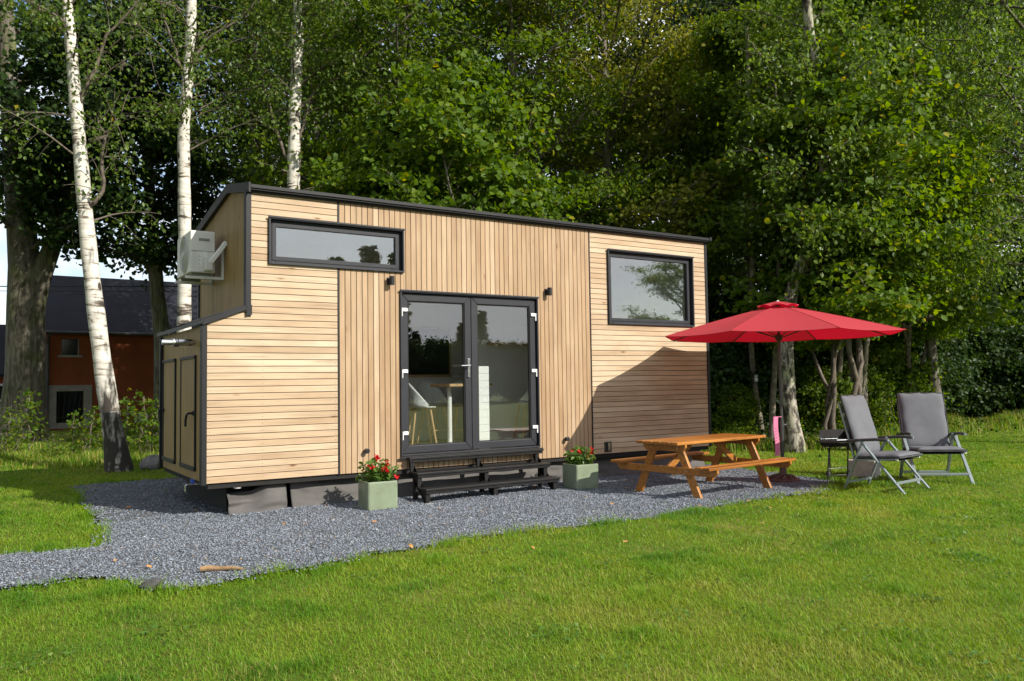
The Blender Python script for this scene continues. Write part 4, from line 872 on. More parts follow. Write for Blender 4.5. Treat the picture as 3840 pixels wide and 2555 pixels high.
def rock(name, c, s, label, seed, m='stone'):
    import bmesh
    bm = bmesh.new(); bmesh.ops.create_icosphere(bm, subdivisions=3, radius=1); g = np.random.default_rng(seed); off = g.uniform(0, 9, 3)
    for v in bm.verts:
        d_ = .75+.5*vnoise(np.array([v.co.x+off[0]]), np.array([v.co.y+v.co.z*1.7+off[1]]), 1.4, seed)[0]; v.co = Vector((v.co.x*s[0]*d_, v.co.y*s[1]*d_, v.co.z*s[2]*d_))
    me = bpy.data.meshes.new(name); bm.to_mesh(me); bm.free(); me.materials.append(M[m]); o_ = bpy.data.objects.new(name, me); COL.objects.link(o_); o_.location = c
    return tag(o_, label, 'stone')
rock('kerb_stone', (-1.06, -3.0, .012), (.085, .05, .045), 'dark angular stone at the front edge of the gravel', 5, 'kerb')
rock('garden_stone', (.55, 6.6, .08), (.22, .18, .16), 'pale stone lying in the grass behind the birch foot', 6)
kb = thing('key_box', 'small grey key box fixed to a slim trunk behind the parasol', 'key box', tuple(at(2834, 1420, 17.75)), R(-32))
a = MB(); a.box(-.045, .045, -.035, .0, -.08, .08); a.build('casing', M['acdark'], kb, bevel=.008); a = MB(); a.box(-.028, .028, -.04, -.0355, -.05, .06); a.build('cover', M['acwhite'], kb, bevel=.004)
# fallen leaves on gravel and lawn
me0 = None
g = np.random.default_rng(91); nl = 0
spots = []
while len(spots) < 85:
    x, y = g.uniform(-2.2, 9.2), g.uniform(-4.6, 1.5)
    if (.2 < x < 7.9 and y > -.05): continue
    spots.append((x, y))
for (x, y) in spots:
    gr_ = bool(on_gravel(np.array([x]), np.array([y]))[0])
    if not gr_ and g.random() > .35: continue
    if me0 is None:
        a = MB(); a.add([(-.03, 0, 0), (-.012, .018, .006), (.012, .017, .004), (.034, 0, .010), (.012, -.018, .008), (-.012, -.017, .003)], [(0, 3, 2, 1), (0, 5, 4, 3)]); l0 = a.build('fallen_leaf', M['leaf_brown'], fix=False); me0 = l0; o_ = l0
    else: o_ = me0.copy(); COL.objects.link(o_)
    tag(o_, 'small orange brown fallen leaf lying on the ground', 'leaf', 'fallen leaves scattered on gravel and lawn')
    o_.location = (x, y, (gravel_z(x, y)+.018 if gr_ else .045)); o_.rotation_euler = (g.uniform(-.4, .4), g.uniform(-.4, .4), g.uniform(0, 6.28)); o_.scale = [g.uniform(.6, 1.1)]*3

# ---------------------------------------------------------------- trees
def branch_path(p, d, ln, g, n=5, curl=.25, rise=.0):
    pts = [np.array(p, float)]; d = np.array(d, float)
    for i in range(n):
        d = d+g.normal(0, curl/n, 3)+np.array([0, 0, rise/n]); d /= np.linalg.norm(d); pts.append(pts[-1]+d*ln/n)
    return np.array(pts)
def along(pts, f):
    f = np.clip(f, 0, .9999)*(len(pts)-1); i = int(f); return pts[i]*(1-(f-i))+pts[i+1]*(f-i), pts[i+1]-pts[i]
def skeleton(g, H, zc, Rc, nl, trunk, rt, shape='oval', rise=.3, nsub=7, ncl=5, wob=.25):
    """returns limb tubes and cluster points"""
    tubes, clus = [], []
    for i in range(nl):
        f = (i+g.random())/nl; z = zc+(H-zc)*f; base, _ = along(trunk, z/H)
        prof = (math.sin(math.pi*min(1, .18+.80*f))**.7 if shape == 'oval' else (1-.82*f) if shape == 'cone' else .6+.4*math.sin(f*math.pi))
        az = i*2.39996+g.normal(0, .35); ln = Rc*prof*g.uniform(.7, 1.15); el = (.15+.75*f if shape != 'cone' else .5)+g.normal(0, .15)
        d = (math.cos(az)*math.cos(el), math.sin(az)*math.cos(el), math.sin(el)); pts = branch_path(base, d, ln, g, 6, wob, rise)
        r0 = rt*(1-.85*z/H)*.42+min(.008, H*.0012); tubes.append((pts, np.linspace(r0, r0*.22, len(pts)), 5))
        for k in range(nsub):
            fs = .22+.78*(k+g.random())/nsub; b, dd = along(pts, fs); dd = dd/np.linalg.norm(dd); s_ = np.cross(dd, [0, 0, 1]); s_ /= np.linalg.norm(s_)+1e-6
            sg = 1 if k % 2 else -1; d2 = dd*.55+s_*sg*g.uniform(.4, 1)+np.array([0, 0, g.normal(.05, .25)]); l2 = ln*g.uniform(.22, .42)*(1.15-.55*fs)+.25
            q = branch_path(b, d2/np.linalg.norm(d2), l2, g, 4, .4, -.1); tubes.append((q, np.linspace(r0*.3+min(.004, H*.0008), min(.004, H*.0008), len(q)), 4))
            for c in range(ncl): cp, cdv = along(q, .15+.85*(c+g.random())/ncl); clus.append((cp, cdv))
        clus.append((pts[-1], pts[-1]-pts[-2]))
    return tubes, clus
def crown_mesh(name, m, clus, g, per, size, rad, flat=.35, up=.9, spread=.55, droop=0., hexa=True, asp=.85, hang=0., yellow=0., link=False, zmax=None, nsq=.25):
    C0 = np.array([c[0] for c in clus]); n = len(C0)
    k = np.clip(g.poisson(per, n), 1, None); idx = np.repeat(np.arange(n), k); nt_ = len(idx)
    off = g.normal(0, 1, (nt_, 3))*np.array([rad, rad, rad*flat]); rr = np.linalg.norm(off[:, :2], axis=1); off[:, 2] -= droop*rr+hang*np.abs(g.normal(0, 1, nt_))
    C = C0[idx]+off; ow = C0.copy(); ow[:, 2] = 0; ow = unit(ow); cn = unit(np.array([0, 0, .62])[None]+ow*.62+g.normal(0, .38, (n, 3)))
    N = unit(cn[idx]*up+g.normal(0, spread, (nt_, 3))); U = off.copy()+g.normal(0, .12, (nt_, 3)); U[:, 2] -= hang*2; U = unit(U-N*(U*N).sum(1, keepdims=True))
    s = size*g.uniform(.65, 1.3, nt_); V, F, kk = leaf_tris(C, N, U, s, asp=asp, hexa=hexa)
    ct = g.normal(.45, .13, n); t = np.clip(ct[idx]+g.normal(0, .10, nt_), 0, .84); yl = g.random(nt_) < yellow; t[yl] = g.uniform(.88, 1, yl.sum())
    return npmesh(name, V, F, m, tint=np.repeat(t, kk), link=link)
def limb_mesh(name, m, tubes, link=False, m2=None):
    vs, f4, o_ = [], [], 0
    for pts, rad, n in tubes:
        pts = np.asarray(pts); d = np.gradient(pts, axis=0); d /= np.linalg.norm(d, axis=1, keepdims=True)+1e-9
        ref = np.array([1., 0, 0]) if abs(d[0, 0]) < .8 else np.array([0, 1., 0]); A_ = np.cross(d, ref); A_ /= np.linalg.norm(A_, axis=1, keepdims=True)+1e-9; B_ = np.cross(d, A_)
        an = np.arange(n)*2*math.pi/n; ring = pts[:, None]+(A_[:, None]*np.cos(an)[None, :, None]+B_[:, None]*np.sin(an)[None, :, None])*np.asarray(rad)[:, None, None]
        vs.append(ring.reshape(-1, 3)); i = np.arange(len(pts)-1)[:, None]*n; k = np.arange(n)[None]; k2 = (k+1) % n
        f4.append(np.stack([i+k, i+k2, i+n+k2, i+n+k], -1).reshape(-1, 4)+o_); o_ += len(pts)*n
    o_ = npmesh(name, np.concatenate(vs), np.concatenate(f4), m, smooth=True, link=link)
    if m2:
        me = o_.data if link else o_; me.materials.append(m2); mi = np.ones(len(me.polygons), dtype=np.int32); mi[:len(f4[0])] = 0; me.polygons.foreach_set('material_index', mi)
    return o_
def flare(zs, r, rtop, H):
    return [r*(1+.55*math.exp(-z/.35))*(1-z/H)+rtop*(z/H) for z in zs]
def straight_trunk(g, H, wob=.25, n=12):
    zs = np.linspace(0, H, n); x = np.cumsum(g.normal(0, wob/n**.5*.5, n)); y = np.cumsum(g.normal(0, wob/n**.5*.5, n)); x -= x[0]; y -= y[0]
    return np.stack([x, y, zs-.0], -1)
KINDS = {}
def make_kind(key, seed, H, zc, Rc, nl, r, leaf, bark, per, size, rad, shape='oval', rise=.3, nsub=7, ncl=5, multi=0, **kw):
    g = np.random.default_rng(seed); tr = straight_trunk(g, H, .5*min(1, H/5)); tr[0, 2] = -.15; zs = tr[:, 2]
    tubes = [(tr, flare(np.clip(zs, 0, None), r, .02, H), 12)]
    t2, cl = skeleton(g, H*.97, zc, Rc, nl, tr, r, shape, rise, nsub, ncl); tubes += t2
    for q in range(multi):
        tr2 = straight_trunk(g, H*g.uniform(.7, .95), min(1.0, H/5)); a = q*2*math.pi/max(1, multi)+.4; tr2 += np.array([math.cos(a), math.sin(a), 0])*min(.22, H*.1); hh = tr2[-1, 2]; tr2[:, :2] += (np.array([math.cos(a), math.sin(a)])*g.uniform(.6, 1.5)*min(1, H/4))[None]*(tr2[:, 2:]/hh)**1.2; tr2[0, 2] = -.15
        tubes.append((tr2, flare(np.clip(tr2[:, 2], 0, None), r*.8, .015, hh), 10)); t3, c3 = skeleton(g, hh*.97, zc*.9, Rc*.75, max(6, nl//2), tr2, r*.7, shape, rise, nsub, ncl); tubes += t3; cl += c3
    KINDS[key] = (limb_mesh('trunk', M[bark], tubes, m2=M['birch_twig'] if bark == 'birch' else None), crown_mesh('crown', M[leaf], cl, g, per, size, rad, **kw)); return KINDS[key]
NLEAF = 0
def plant(name, key, label, cat, loc, rotz=0, sc=1.0, group=None, scz=None):
    tr, cr = KINDS[key]; t = thing(name, label, cat, loc, rotz, group); t.scale = (sc, sc, scz or sc)
    for nm, me in (('trunk', tr), ('crown', cr)):
        o_ = bpy.data.objects.new(nm, me); COL.objects.link(o_); o_.parent = t
    return t
#            seed  H    zc   Rc  nl  r    leaf          bark    per size rad
make_kind('lindenA', 11, 17, 3.2, 4.6, 46, .24, 'leaf_linden', 'bark', 21, .105, .32, flat=.34, yellow=.01)
make_kind('lindenB', 12, 16, 2.6, 4.4, 44, .22, 'leaf_seed', 'bark', 25, .09, .32, flat=.6, spread=.8, yellow=.08)
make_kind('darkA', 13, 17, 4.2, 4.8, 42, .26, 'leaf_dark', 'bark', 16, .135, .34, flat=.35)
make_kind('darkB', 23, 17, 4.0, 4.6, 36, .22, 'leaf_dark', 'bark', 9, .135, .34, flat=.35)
make_kind('hazel', 14, 7.5, .9, 2.7, 30, .07, 'leaf_hazel', 'bark', 12, .115, .22, multi=4, flat=.28, yellow=.03, droop=.25, nsub=6)
make_kind('hazelhigh', 24, 7.8, 2.6, 2.6, 28, .08, 'leaf_hazel', 'birch_twig', 14, .115, .24, multi=2, flat=.28, yellow=.05, droop=.3, nsub=6)
make_kind('sycamore', 15, 11, 2.9, 3.2, 38, .13, 'leaf_hazel', 'bark', 16, .115, .27, flat=.26, yellow=.03, droop=.3, multi=1)
make_kind('slimtree', 25, 12, 4.6, 3.0, 32, .09, 'leaf_linden', 'bark', 16, .11, .28, flat=.28, yellow=.02, droop=.2)
make_kind('birchcrown', 16, 15, 3.5, 3.8, 46, .14, 'leaf_birch', 'bark', 21, .080, .26, flat=.9, up=.5, spread=.9, hang=.28, asp=.72, yellow=.012, rise=.1)
make_kind('bush', 17, 2.1, .15, 1.15, 20, .03, 'leaf_dark', 'bark', 13, .085, .14, multi=3, flat=.6, nsub=5, ncl=4)
make_kind('bush_light', 27, 1.9, .12, 1.0, 18, .025, 'leaf_linden', 'birch_twig', 11, .08, .14, multi=3, flat=.6, nsub=5, ncl=4, yellow=.03)
make_kind('weed', 18, 1.25, .25, .24, 11, .006, 'leaf_hazel', 'birch_twig', 3.4, .068, .05, multi=2, flat=.5, nsub=2, ncl=2, yellow=.08)
make_kind('weed_tall', 28, 1.5, .35, .20, 12, .006, 'leaf_hazel', 'birch_twig', 3.4, .072, .05, multi=1, flat=.5, nsub=2, ncl=2, yellow=.10)
make_kind('conifer', 19, 7, .2, .80, 80, .08, 'leaf_dark', 'bark', 9, .10, .08, shape='cone', rise=-.1, nsub=5, ncl=4, flat=.5)
def pos(px, py, d, z=0): v = at(px, py, d); return (v.x, v.y, z)

# birches with hand-laid white trunks
def birch(label, pts, r0, r1, limbs, seed, per=7, crown=True, leafy=1.0, size=.07, bark='birch'):
    g = np.random.default_rng(seed); P = np.array([tuple(p) for p in pts]); b0 = P[0].copy(); b0[2] = 0; t = thing('birch_tree', label, 'birch', tuple(b0), 0, 'white barked birches behind the cabin'); P = P-b0; P[0, 2] = min(P[0, 2], -.1)
    n = 40; f = np.linspace(0, len(P)-1, n); i = np.clip(f.astype(int), 0, len(P)-2); u = (f-i)[:, None]; Q = P[i]*(1-u)+P[i+1]*u
    for _ in range(3): Q[1:-1] = .25*Q[:-2]+.5*Q[1:-1]+.25*Q[2:]
    H = Q[-1, 2]; rad = [(r0*(1-z/H)+r1*z/H)*(1+.45*math.exp(-max(z, 0)/.35))*(1+.04*math.sin(z*5.1)) for z in Q[:, 2]]
    tubes, cl = [], []
    for L_ in limbs:
        q = np.array([tuple(p) for p in L_])-b0; ff = np.linspace(0, len(q)-1, 12); i = np.clip(ff.astype(int), 0, len(q)-2); q = q[i]*(1-(ff-i)[:, None])+q[i+1]*(ff-i)[:, None]; q[1:-1] += g.normal(0, .02, (10, 3))
        q[0] = Q[np.argmin(np.linalg.norm(Q-q[0], axis=1))]*.6+q[0]*.4
        tubes.append((q, np.linspace(.045, .012, 12), 7))
        for k in range(9):
            b, dd = along(q, .25+.75*k/9); d2 = dd/np.linalg.norm(dd)+g.normal(0, .7, 3); w = branch_path(b, d2/np.linalg.norm(d2), g.uniform(.4, 1.0), g, 4, .4, -.4); tubes.append((w, np.linspace(.010, .003, 5), 4))
            for c in range(4): cl.append(along(w, .2+.8*c/4))
    if crown:
        for k in range(int(26*leafy)):
            z = H*g.uniform(.42, 1); b, _ = along(Q, z/H); a = g.uniform(0, 6.28); w = branch_path(b, (math.cos(a)*.8, math.sin(a)*.8, .55), g.uniform(.8, 2.3), g, 6, .4, -.5); tubes.append((w, np.linspace(.022, .004, 7), 5))
            for s_ in range(5):
                b2, d2 = along(w, .3+.7*s_/5); d2 = d2/np.linalg.norm(d2)+g.normal(0, .6, 3); w2 = branch_path(b2, d2/np.linalg.norm(d2), g.uniform(.3, .8), g, 3, .3, -.7); tubes.append((w2, np.linspace(.007, .003, 4), 4))
                for c in range(3): cl.append(along(w2, .3+.7*c/3))
    o_ = limb_mesh('trunk', M[bark], [(Q, rad, 18)]+tubes, link=True, m2=M['birch_twig']); o_.parent = t
    if cl: o_ = crown_mesh('crown', M['leaf_birch'], cl, g, per, size, .16, flat=.9, up=.3, spread=1, hang=.14, asp=.72, yellow=.02, link=True); o_.parent = t
    return t
d = 14.66
birch('white birch with a scarred leaning trunk standing left of the cabin', [at(450, 1775, d), at(425, 1620, d), at(395, 1440, d), at(370, 1250, d), at(345, 1050, d), at(330, 900, d), at(315, 750, d), at(300, 550, d), at(280, 350, d), at(265, 150, d), at(250, 0, d), at(235, -300, d), at(225, -700, d)], .172, .055,
      [[at(345, 790, d), at(385, 700, d), at(395, 510, d), at(350, 420, d)], [at(300, 400, d), at(335, 320, d), at(385, 160, d), at(490, 50, d), at(560, -40, d)], [at(285, 180, d), at(230, 110, d), at(140, 30, d), at(60, -40, d)], [at(395, 520, d), at(430, 470, d), at(460, 425, d)]], 101, per=6, leafy=.8)
d = 17.0
birch('straight white birch rising behind the air conditioner', [at(688, 1620, d), at(690, 1210, d), at(694, 1000, d), at(692, 800, d), at(690, 600, d), at(688, 500, d), at(700, 350, d), at(712, 200, d), at(720, 0, d), at(722, -300, d), at(726, -800, d)], .158, .07,
      [[at(690, 290, d), at(660, 200, d), at(610, 60, d), at(590, -60, d)], [at(710, 260, d), at(760, 160, d), at(900, 70, d), at(980, -20, d)]], 102, per=8, leafy=1.2)
d = 18.0
birch('white birch rising behind the long upper window', [at(1095, 1640, d), at(1100, 710, d), at(1103, 600, d), at(1105, 450, d), at(1110, 300, d), at(1118, 100, d), at(1120, 0, d), at(1126, -300, d), at(1130, -800, d)], .182, .085,
      [[at(1130, 415, d), at(1200, 320, d), at(1280, 280, d), at(1440, 140, d), at(1600, 10, d), at(1650, -60, d)], [at(1085, 620, d), at(1040, 500, d), at(990, 330, d), at(940, 120, d), at(915, 40, d)], [at(1125, 560, d), at(1140, 450, d), at(1180, 350, d), at(1240, 260, d)], [at(1200, 735, d), at(1330, 600, d), at(1440, 450, d), at(1510, 350, d), at(1560, 220, d)]], 103, per=13, leafy=2.3)

# the big old linden on the left and its forked limb
g = np.random.default_rng(55); d = 24
t = thing('linden_tree', 'massive old linden with a forked grey trunk at the left edge', 'tree', pos(85, 1640, d)); b0 = np.array(t.location)
def rel(L_): return np.array([tuple(p) for p in L_])-b0
main = rel([at(80, 1680, d), at(88, 1560, d), at(95, 1400, d), at(98, 1150, d), at(92, 1000, d), at(80, 850, d), at(60, 650, d), at(40, 400, d), at(20, 0, d), at(0, -500, d)]); main[0, 2] = -.2
fork = rel([at(120, 1180, d), at(150, 1040, d), at(190, 940, d), at(240, 780, d), at(300, 640, d), at(380, 430, d), at(470, 200, d), at(540, -60, d)])
tubes = [(main, [.82, .62, .52, .50, .42, .38, .32, .26, .2, .1], 20), (fork, [.30, .30, .25, .22, .19, .16, .12, .08], 14)]; cl = []
for q, n_ in ((main, 20), (fork, 20)):
    for k in range(n_):
        b, _ = along(q, .48+.5*k/n_); a = g.uniform(0, 6.28); w = branch_path(b, (math.cos(a), math.sin(a), .35), g.uniform(1.8, 4.2), g, 6, .3, .1); tubes.append((w, np.linspace(.08, .015, 7), 6))
        for s_ in range(8):
            b2, d2 = along(w, .25+.75*s_/8); d2 = d2/np.linalg.norm(d2)+g.normal(0, .6, 3); w2 = branch_path(b2, d2/np.linalg.norm(d2), g.uniform(.6, 1.4), g, 3, .3, -.3); tubes.append((w2, np.linspace(.02, .005, 4), 4))
            for c in range(5): cl.append(along(w2, .15+.85*c/5))
o_ = limb_mesh('trunk', M['bark'], tubes, link=True); o_.parent = t
o_ = crown_mesh('crown', M['leaf_dark'], cl, g, 15, .15, .34, flat=.4, link=True); o_.parent = t
# slim dark tree before the red house
d = 26; g = np.random.default_rng(56)
t = thing('dark_tree', 'slim dark tree with spreading limbs before the red house', 'tree', pos(612, 1600, d)); b0 = np.array(t.location)
main = rel([at(614, 1600, d), at(610, 1280, d), at(590, 1100, d), at(575, 900, d), at(560, 700, d), at(540, 400, d), at(530, 0, d), at(520, -400, d)]); main[0, 2] = -.2
tubes = [(main, [.30, .26, .22, .20, .17, .13, .09, .05], 12)]; cl = []
for q in (rel([at(578, 1040, d), at(540, 980, d), at(490, 925, d), at(440, 890, d)]), rel([at(592, 1020, d), at(640, 950, d), at(690, 880, d), at(760, 780, d)]), rel([at(580, 1000, d), at(575, 900, d), at(600, 760, d), at(650, 600, d)])): tubes.append((q, np.linspace(.11, .03, 4), 7)); cl += [along(q, f) for f in (.5, .6, .7, .8, .9, .99)]
for k in range(40):
    b, _ = along(main, .34+.64*k/40); a = g.uniform(0, 6.28); w = branch_path(b, (math.cos(a), math.sin(a), .3), g.uniform(1.5, 4.0), g, 6, .3, .0); tubes.append((w, np.linspace(.06, .012, 7), 6))
    for s_ in range(8):
        b2, d2 = along(w, .2+.8*s_/8); d2 = d2/np.linalg.norm(d2)+g.normal(0, .6, 3); w2 = branch_path(b2, d2/np.linalg.norm(d2), g.uniform(.6, 1.3), g, 3, .3, -.3); tubes.append((w2, np.linspace(.018, .005, 4), 4))
        for c in range(5): cl.append(along(w2, .15+.85*c/5))
o_ = limb_mesh('trunk', M['bark'], tubes, link=True); o_.parent = t
o_ = crown_mesh('crown', M['leaf_dark'], cl, g, 11, .15, .32, flat=.4, link=True); o_.parent = t

# woodland behind and right of the cabin
WOOD = [  # name, kind, label, px, depth, rot, scale
    ('linden_tree', 'lindenA', 'tall green linden directly behind the middle of the cabin roof', 1520, 20, 20, .95),
    ('linden_tree', 'lindenA', 'tall green linden behind the right half of the cabin roof', 1960, 19.6, 140, .86),
    ('linden_tree', 'lindenB', 'yellowish linden full of pale seeds behind the square window', 2330, 20.5, 60, .92),
    ('linden_tree', 'lindenA', 'dense linden behind the roof between the birch and the cabin middle', 1180, 26, 250, 1.0),
    ('linden_tree', 'darkB', 'thin crowned dark tree behind the left end of the cabin roof', 940, 25.5, 80, 1.0),
    ('linden_tree', 'darkA', 'dark tall tree far behind the seeding linden', 2130, 31, 200, 1.1),
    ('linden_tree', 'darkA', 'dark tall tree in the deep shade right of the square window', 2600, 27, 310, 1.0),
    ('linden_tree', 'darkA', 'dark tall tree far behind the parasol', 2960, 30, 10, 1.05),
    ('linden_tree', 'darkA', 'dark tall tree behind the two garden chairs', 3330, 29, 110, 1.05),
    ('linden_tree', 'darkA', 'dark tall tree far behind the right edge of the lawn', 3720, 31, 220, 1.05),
    ('linden_tree', 'darkA', 'dark tall tree far beyond the middle of the cabin roof', 1650, 33, 300, 1.1),
    ('hazel_bush', 'hazel', 'bright hazel rising just above the middle of the cabin roof', 1760, 17.0, 30, 1.02),
    ('hazel_bush', 'hazel', 'hazel showing behind the left third of the cabin roof', 1400, 18.0, 190, .95),
    ('hazel_bush', 'hazel', 'hazel showing over the roof above the square window', 2230, 18.5, 270, .78),
    ('sycamore_tree', 'slimtree', 'slim leafy tree directly behind the parasol canopy', 2830, 18.6, 75, .80),
    ('sycamore_tree', 'sycamore', 'leafy tree hanging over the lawn behind the garden chairs', 3230, 18.8, 200, .92),
    ('sycamore_tree', 'slimtree', 'slim leafy tree right of the cabin end wall', 2600, 21.5, 330, .82),
    ('hazel_bush', 'hazelhigh', 'yellow green hazel between the parasol and the garden chairs', 3120, 17.2, 120, .80),
    ('hazel_bush', 'hazelhigh', 'tall hazel covering the rough birch trunk above the parasol', 3210, 16.6, 220, .98),
    ('hazel_bush', 'hazelhigh', 'hazel drooping high behind the right garden chair', 3430, 20.0, 10, .90),
    ('birch_tree', 'birchcrown', 'broad drooping birch with fine silvery leaves at the upper right', 3520, 20.0, 40, 1.0),
    ('birch_tree', 'birchcrown', 'fine leaved birch at the right edge of the wood', 3960, 17.8, 160, 1.0),
    ('birch_tree', 'birchcrown', 'fine leaved birch between the leafy tree and the drooping birch', 3260, 23.0, 280, 1.0),
]
for (nm, kd, lb, px_, dd, ro, sc) in WOOD: plant(nm, kd, lb, 'tree' if 'bush' not in nm else 'bush', pos(px_, 1500, dd), R(ro), sc, 'trees of the wood behind the cabin')
for (x, y, ro, kd, lb) in ((-10.5, 3.5, 30, 'darkA', 'unseen tree added left of the picture beside the lawn to block sky light'), (-9.5, 10.5, 200, 'darkA', 'unseen tree added left of the picture near the verge to block sky light'), (-8.5, -4.5, 90, 'darkA', 'unseen tree added left of the picture near the gravel path to block sky light'), (-6.5, 17.5, 120, 'darkA', 'unseen tree added left of the picture behind the verge to block sky light')):
    plant('sky_block_tree', kd, lb, 'tree', (x, y, 0), R(ro), 1.0, 'unseen trees added at the left to block sky light')  # unseen trees added left of frame to block sky and darken the end wall
# far trees closing the wood
g = np.random.default_rng(77)
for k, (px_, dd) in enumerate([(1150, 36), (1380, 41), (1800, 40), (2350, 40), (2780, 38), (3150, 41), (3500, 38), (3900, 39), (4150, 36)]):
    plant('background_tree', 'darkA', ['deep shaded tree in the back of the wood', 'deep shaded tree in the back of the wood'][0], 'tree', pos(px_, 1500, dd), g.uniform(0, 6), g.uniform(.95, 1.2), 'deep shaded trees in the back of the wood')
# understorey
for k, (px_, dd, sc, lb) in enumerate([(2690, 18.4, .95, 'dark bush beside the right end of the cabin'), (2790, 19.2, 1.1, 'dark bush behind the key box trunk'), (2900, 19.6, 1.0, 'dark bush behind the parasol pole'), (3040, 20.3, 1.1, 'dark bush behind the grill'), (3160, 21.2, 1.1, 'dark bush left of the nearer chair back'), (3290, 20.8, 1.15, 'glossy bush between the two chair backs'), (3400, 22.3, 1.0, 'dark bush behind the right chair back'), (3080, 18.6, .75, 'loose light green bush between the parasol pole and the grill'), (3215, 19.6, .8, 'loose light green bush just left of the nearer chair back'), (2740, 17.8, .6, 'loose light green bush beside the table end of the cabin'), (3530, 24.0, 1.1, 'low dark bush right of the right chair back'), (3650, 24.6, 1.2, 'low dark bush at the lawn edge on the right'), (3780, 24.6, 1.1, 'low dark bush near the right edge of the picture'), (3900, 24.2, 1.2, 'dark bush at the right edge of the picture'),
        (3480, 27.5, 1.9, 'big dark shrub in the shade behind the right chair'), (3680, 28, 2.0, 'big dark shrub in the shade at the back right'), (3860, 28, 2.1, 'big dark shrub in the shade at the far right'), (3240, 25.5, 1.7, 'big dark shrub behind the nearer chair'), (3020, 24.5, 1.7, 'big dark shrub behind the parasol pole'), (2780, 24, 1.7, 'big dark shrub behind the slim trunks'), (2620, 23, 1.5, 'big dark shrub hidden behind the cabin end')]):
    plant('bush', 'bush_light' if 'glossy' in lb or 'loose' in lb else 'bush', lb, 'bush', pos(px_, 1600, dd), k*1.3, sc, 'dark bushes along the edge of the wood')
for k, (px_, dd, sc, lb) in enumerate([(20, 17.3, 1.1, 'leafy wild plant at the far left edge of the verge'), (110, 17.8, 1.0, 'leafy wild plant before the old linden trunk'), (205, 17.6, .85, 'leafy wild plant right of the old linden trunk'), (275, 16.7, 1.0, 'leafy wild plant before the stone framed window'), (340, 16.4, 1.05, 'leafy wild plant left of the birch foot'), (480, 16.6, 1.1, 'leafy wild plant right of the birch foot'), (545, 16.8, 1.15, 'leafy wild plant beside the cupboard end of the cabin'), (570, 17.8, 1.0, 'leafy wild plant half behind the cupboard end'), (395, 17.6, .9, 'leafy wild plant just behind the birch trunk'), (60, 18.6, .9, 'low leafy plant at the left behind the lawn'), (1940+1020, 16.6, .75, 'yellow green sapling right of the parasol pole'), (3320, 18.6, .9, 'wild plant between the garden chairs')]):
    plant('wild_plant', 'weed_tall' if k % 2 else 'weed', lb, 'plant', pos(px_, 1640, dd), k*1.7, sc*(.80 if px_ > 700 else (.75, .9, .5, .62, .8, .7, .9)[k % 7]), 'wild plants along the verge')
M['bark_pale'] = pmat('pale_bark', (.20, .17, .125), rough=.85, var=.45, scale=9, bump=.4, bscale=30, dirt=(.10, .11, .04))
M['birch_rough'] = barkmat('rough_birch_bark', False, [(.40, (.018, .014, .011)), (.48, (.10, .085, .065)), (.54, (.30, .27, .22)), (.7, (.42, .39, .33))], (9, 9, 4.0))
# slim pale trunks behind the parasol
def stem(label, L_, r0, r1, bark, limbs=()):
    P = np.array([tuple(p) for p in L_]); b0 = P[0].copy(); b0[2] = 0; t = thing('tree_trunk', label, 'tree trunk', tuple(b0), 0, 'slim trunks behind the parasol'); P = P-b0; P[0, 2] = -.15
    n = 24; f = np.linspace(0, len(P)-1, n); i = np.clip(f.astype(int), 0, len(P)-2); u = (f-i)[:, None]; Q = P[i]*(1-u)+P[i+1]*u; Q[1:-1] = .25*Q[:-2]+.5*Q[1:-1]+.25*Q[2:]
    o_ = limb_mesh('trunk', M[bark], [(Q, np.linspace(r0, r1, n)*(1+.4*np.exp(-np.clip(Q[:, 2], 0, 9)/.3)), 14)], link=True); o_.parent = t
    for q in limbs:
        q = np.array([tuple(p) for p in q])-b0; o_ = limb_mesh('branch', M[bark], [(q, np.linspace(.03, .008, len(q)), 6)], link=True); o_.parent = t
d = 17.9; stem('slim leaning trunk carrying the grey key box', [at(2868, 1680, d), at(2855, 1600, d), at(2835, 1500, d), at(2815, 1300, d), at(2820, 1100, d), at(2822, 800, d), at(2815, 500, d), at(2800, 100, d)], .075, .04, 'bark_pale', [[at(2825, 1090, d), at(2875, 1040, d), at(2940, 980, d), at(3010, 930, d)]])
d = 17.4; stem('slim dark trunk just left of the parasol pole', [at(2893, 1690, d), at(2897, 1500, d), at(2905, 1400, d), at(2915, 1150, d), at(2925, 900, d), at(2920, 700, d), at(2905, 300, d)], .07, .035, 'bark_pale')
d = 16.4; birch('thick rough barked birch right behind the parasol pole', [at(2985, 1690, d), at(2970, 1600, d), at(2955, 1500, d), at(2945, 1300, d), at(2960, 1100, d), at(3010, 980, d), at(3060, 900, d), at(3090, 750, d), at(3095, 600, d), at(3060, 300, d), at(3030, 100, d), at(3010, -200, d), at(2990, -700, d)], .155, .07, [[at(2990, 1030, d), at(3060, 1010, d), at(3150, 960, d), at(3260, 890, d)], [at(3060, 880, d), at(3120, 760, d), at(3200, 720, d), at(3300, 700, d)], [at(3095, 650, d), at(3160, 500, d), at(3260, 420, d), at(3380, 330, d)], [at(3070, 400, d), at(2990, 300, d), at(2900, 250, d), at(2820, 160, d)]], 105, per=14, leafy=2.0, bark='birch_rough', size=.085)
